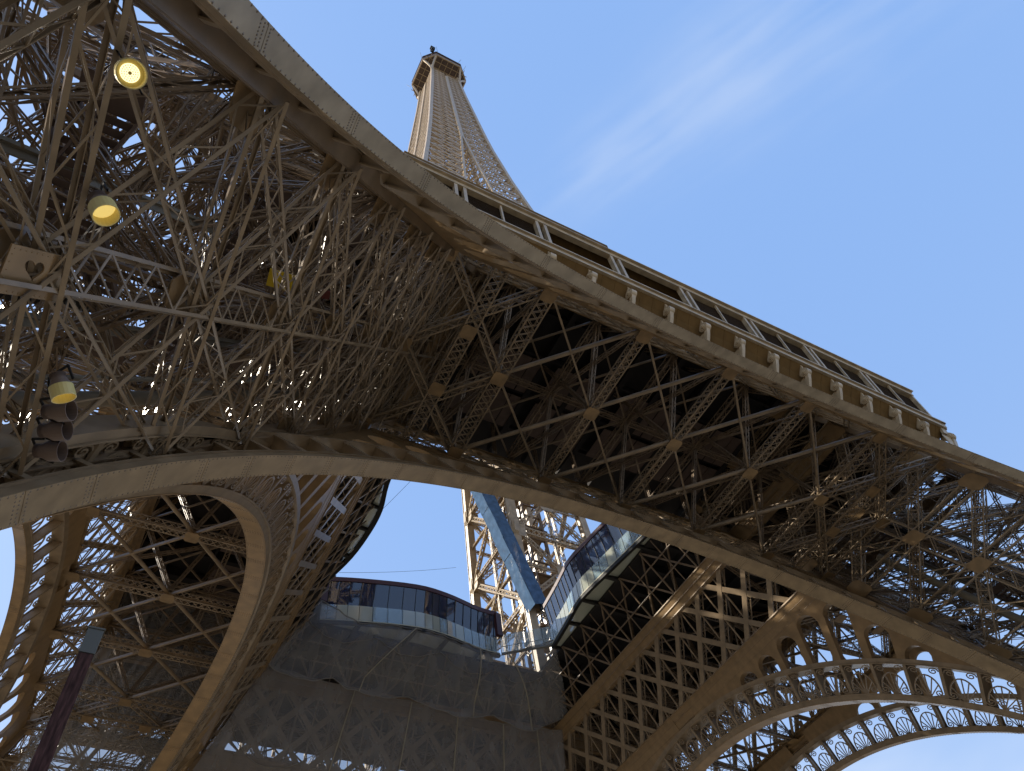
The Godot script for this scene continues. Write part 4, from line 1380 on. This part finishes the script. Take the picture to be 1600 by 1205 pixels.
	for k in 6:
		var a := Vector3(8.6, 0, -12.9).lerp(Vector3(13.6, 0, -9.3), k / 6.0) - Vector3(11, 0, -10.8)
		var b := Vector3(8.6, 0, -12.9).lerp(Vector3(13.6, 0, -9.3), (k + 1) / 6.0) - Vector3(11, 0, -10.8)
		var mb := Mb.new()
		mb.bar(a.lerp(b, 0.02) + Vector3(0, 1.3, 0), a.lerp(b, 0.98) + Vector3(0, 1.3, 0), 0.03, 2.6, Vector3.UP, true)
		part(cb, "glass_pane", mb, M.clear)
		var po := Mb.new()
		po.bar(a, a + Vector3(0, 2.7, 0), 0.06, 0.06, Vector3.RIGHT)
		po.bar(a + Vector3(0, 0.9, 0), b + Vector3(0, 0.9, 0), 0.05, 0.05, Vector3.UP)
		po.bar(a + Vector3(0, -0.1, 0), b + Vector3(0, -0.1, 0), 0.3, 0.2, Vector3.UP)
		part(cb, "post", po, M.steel)
	# nets
	net_sheet([[Vector3(-14.2, 59.3, -12.9), Vector3(-9.3, 57.6, -12.9), Vector3(-3.0, 57.6, -11.7), Vector3(1.1, 57.6, -11.8), Vector3(5.7, 57.6, -12.7), Vector3(8.4, 57.6, -12.8), Vector3(13.6, 58.3, -9.0)],
		[Vector3(-17.8, 52.3, -15.5), Vector3(-12.5, 52.1, -15.5), Vector3(-7.9, 52.0, -15.6), Vector3(-1.0, 51.8, -15.7), Vector3(6.0, 51.7, -15.7), Vector3(12.5, 51.6, -15.7), Vector3(18.2, 53.0, -15.0)]],
		"upper debris net, slung from the glass pavilion down to a scalloped hem", [0.34, 0.66, 0.86], 0.9)
	net_sheet([[Vector3(-17.9, 52.4, -16.5), Vector3(-7.9, 52.0, -16.7), Vector3(2.0, 51.8, -16.8), Vector3(10.0, 51.6, -16.8), Vector3(18.0, 51.9, -16.5)],
		[Vector3(-21.5, 44.0, -20.6), Vector3(-9.0, 44.0, -20.8), Vector3(2.0, 44.0, -20.9), Vector3(11.0, 44.2, -20.6), Vector3(19.2, 45.4, -19.8)],
		[Vector3(-25.0, 36.0, -24.8), Vector3(-9.0, 36.0, -25.0), Vector3(2.0, 36.0, -25.0), Vector3(12.0, 36.0, -25.0), Vector3(21.5, 36.0, -25.0)]],
		"lower debris net, hung below the scalloped hem over the far girder", [0.25, 0.42, 0.58, 0.76, 0.9], 0.7)
	net_sheet([[Vector3(-16.4, 57.0, -15.4), Vector3(-26.0, 57.0, -15.2), Vector3(-33.5, 57.0, -15.2)],
		[Vector3(-18.0, 52.0, -17.2), Vector3(-26.5, 51.0, -17.2), Vector3(-33.5, 51.0, -17.2)],
		[Vector3(-24.0, 42.0, -22.4), Vector3(-30.0, 42.0, -22.4), Vector3(-36.5, 42.0, -22.4)]],
		"dark net behind the left side's bracing, at the far left pillar", [], 0.4)
	net_sheet([[Vector3(-30.0, 47.5, -35.6), Vector3(-10.0, 47.5, -35.8), Vector3(10.0, 47.5, -35.8), Vector3(26.0, 47.5, -35.6)],  # unseen net, added to block sky showing through the lower net
		[Vector3(-34.0, 36.0, -41.4), Vector3(-10.0, 36.0, -41.6), Vector3(10.0, 36.0, -41.6), Vector3(28.0, 36.0, -41.4)]],
		"added rear net on the far outer arch, dims the sky behind the lower net", [0.3, 0.6], 0.5)
	# wrapped lift track
	var bt := thing("wrapped_stair", Vector3(15.6, 67.5, -14.0), "blue sheeting wrapped round a sloping shaft in front of the far right upper pillar", "sheeting")
	var bm := Mb.new()
	var b0 := Vector3(0, 0, 0)
	var b1 := Vector3(-8.3, 24.5, 0.0)
	bm.lattice(b0, b1, Vector3(0, 0, 1), 2.0, 2.0, 0.12, 0.09, 2.2, 1)
	part(bt, "frame", bm, M.dark)
	for k in 9:
		var wr := Mb.new()
		var a := b0.lerp(b1, k / 9.0)
		var b := b0.lerp(b1, (k + 1) / 9.0 - 0.0004)
		var d := (b1 - b0).normalized()
		var s := d.cross(Vector3(0, 0, 1))
		for e: float in [-1.0, 1.0]:
			wr.bar(a + s * e * (1.06 + 0.05 * sin(k * 2.3)), b + s * e * (1.06 + 0.05 * sin(k * 2.3 + 1.0)), 0.03, 2.1, Vector3(0, 0, 1), true)
		wr.bar(a + Vector3(0, 0, 1.08 + 0.05 * sin(k * 1.7)), b + Vector3(0, 0, 1.08 + 0.05 * cos(k * 1.7)), 2.1, 0.03, Vector3(0, 0, 1), true)
		part(bt, "blue_sheet", wr, M.blue)
	# floodlights on the strut of the near left pillar
	floodlight(Vector3(-35.15, 17.57, 48.52), Vector3(0.35, -1.0, 0.35), 2, "brightly lit round floodlight, topmost on the left, its lamp grid showing")
	floodlight(Vector3(-35.10, 17.70, 45.55), Vector3(0.55, -0.85, -0.05), 1, "dimly lit amber floodlight, second from the top on the left")
	floodlight(Vector3(-35.04, 17.70, 40.56), Vector3(0.55, -0.75, -0.35), 1, "dimly lit amber floodlight just above the three unlit ones")
	floodlight(Vector3(-34.99, 17.80, 39.69), Vector3(0.75, -0.05, 0.45), 0, "unlit brown floodlight, top of the three at the left edge")
	floodlight(Vector3(-34.99, 17.89, 38.96), Vector3(0.75, -0.05, 0.40), 0, "unlit brown floodlight, middle of the three at the left edge")
	floodlight(Vector3(-34.99, 17.89, 38.23), Vector3(0.75, -0.05, 0.35), 0, "unlit brown floodlight, lowest of the three, above the riveted girder")
	var ys := thing("yellow_sign", Vector3(-30.9, 31.0, 38.2), "small yellow board hung in the bracing of the near left pillar", "sign")
	var ym := Mb.new()
	ym.bar(Vector3(-0.5, 0, 0), Vector3(0.5, 0, 0.1), 0.06, 0.75, Vector3(0.2, 0.2, 1), true)
	part(ys, "board", ym, M.yellow)
	var yb := Mb.new()
	yb.bar(Vector3(0, 0.3, 0), Vector3(0, 1.4, 0), 0.05, 0.05, Vector3.RIGHT)
	part(ys, "hanger", yb, M.dark)
	var rs := thing("red_sign", Vector3(-28.4, 37.6, 34.8), "small faded red board deep in the bracing above the yellow one", "sign")
	var rm := Mb.new()
	rm.bar(Vector3(-0.22, 0, 0), Vector3(0.22, 0, 0.1), 0.05, 0.45, Vector3(0.2, 0.2, 1), true)
	part(rs, "board", rm, flat(Color(0.42, 0.2, 0.18), 0.8))
	# a post in front of the left side
	var ma := thing("timber_post", Vector3(-32.12, 0, 42.1), "dark red-brown wooden post with a metal cap, in front of the left arch", "post")
	var mm := Mb.new()
	mm.hexa([Vector3(-0.16, 0, -0.12), Vector3(0.16, 0, -0.12), Vector3(0.16, 0, 0.12), Vector3(-0.16, 0, 0.12), Vector3(-0.11, 9.75, -0.09), Vector3(0.11, 9.75, -0.09), Vector3(0.11, 9.75, 0.09), Vector3(-0.11, 9.75, 0.09)])
	part(ma, "shaft", mm, M.mast)
	var mc := Mb.new()
	mc.box(Vector3(0, 9.98, 0), Vector3(0.24, 0.44, 0.2))
	mc.box(Vector3(0, 10.22, 0), Vector3(0.27, 0.03, 0.23))
	part(ma, "metal_cap", mc, flat(Color(0.33, 0.33, 0.31), 0.7))
	# cables over the well
	cable(Vector3(-13.3, 62.0, -5.0), Vector3(2.0, 92.0, -8.0), 0.4, "thin cable rising steeply from the left pavilion to the near arch")
	cable(Vector3(-12.2, 63.8, -12.8), Vector3(9.4, 82.0, -25.0), 0.3, "thin cable from the far pavilion's corner to the upper pillar's tan girder")
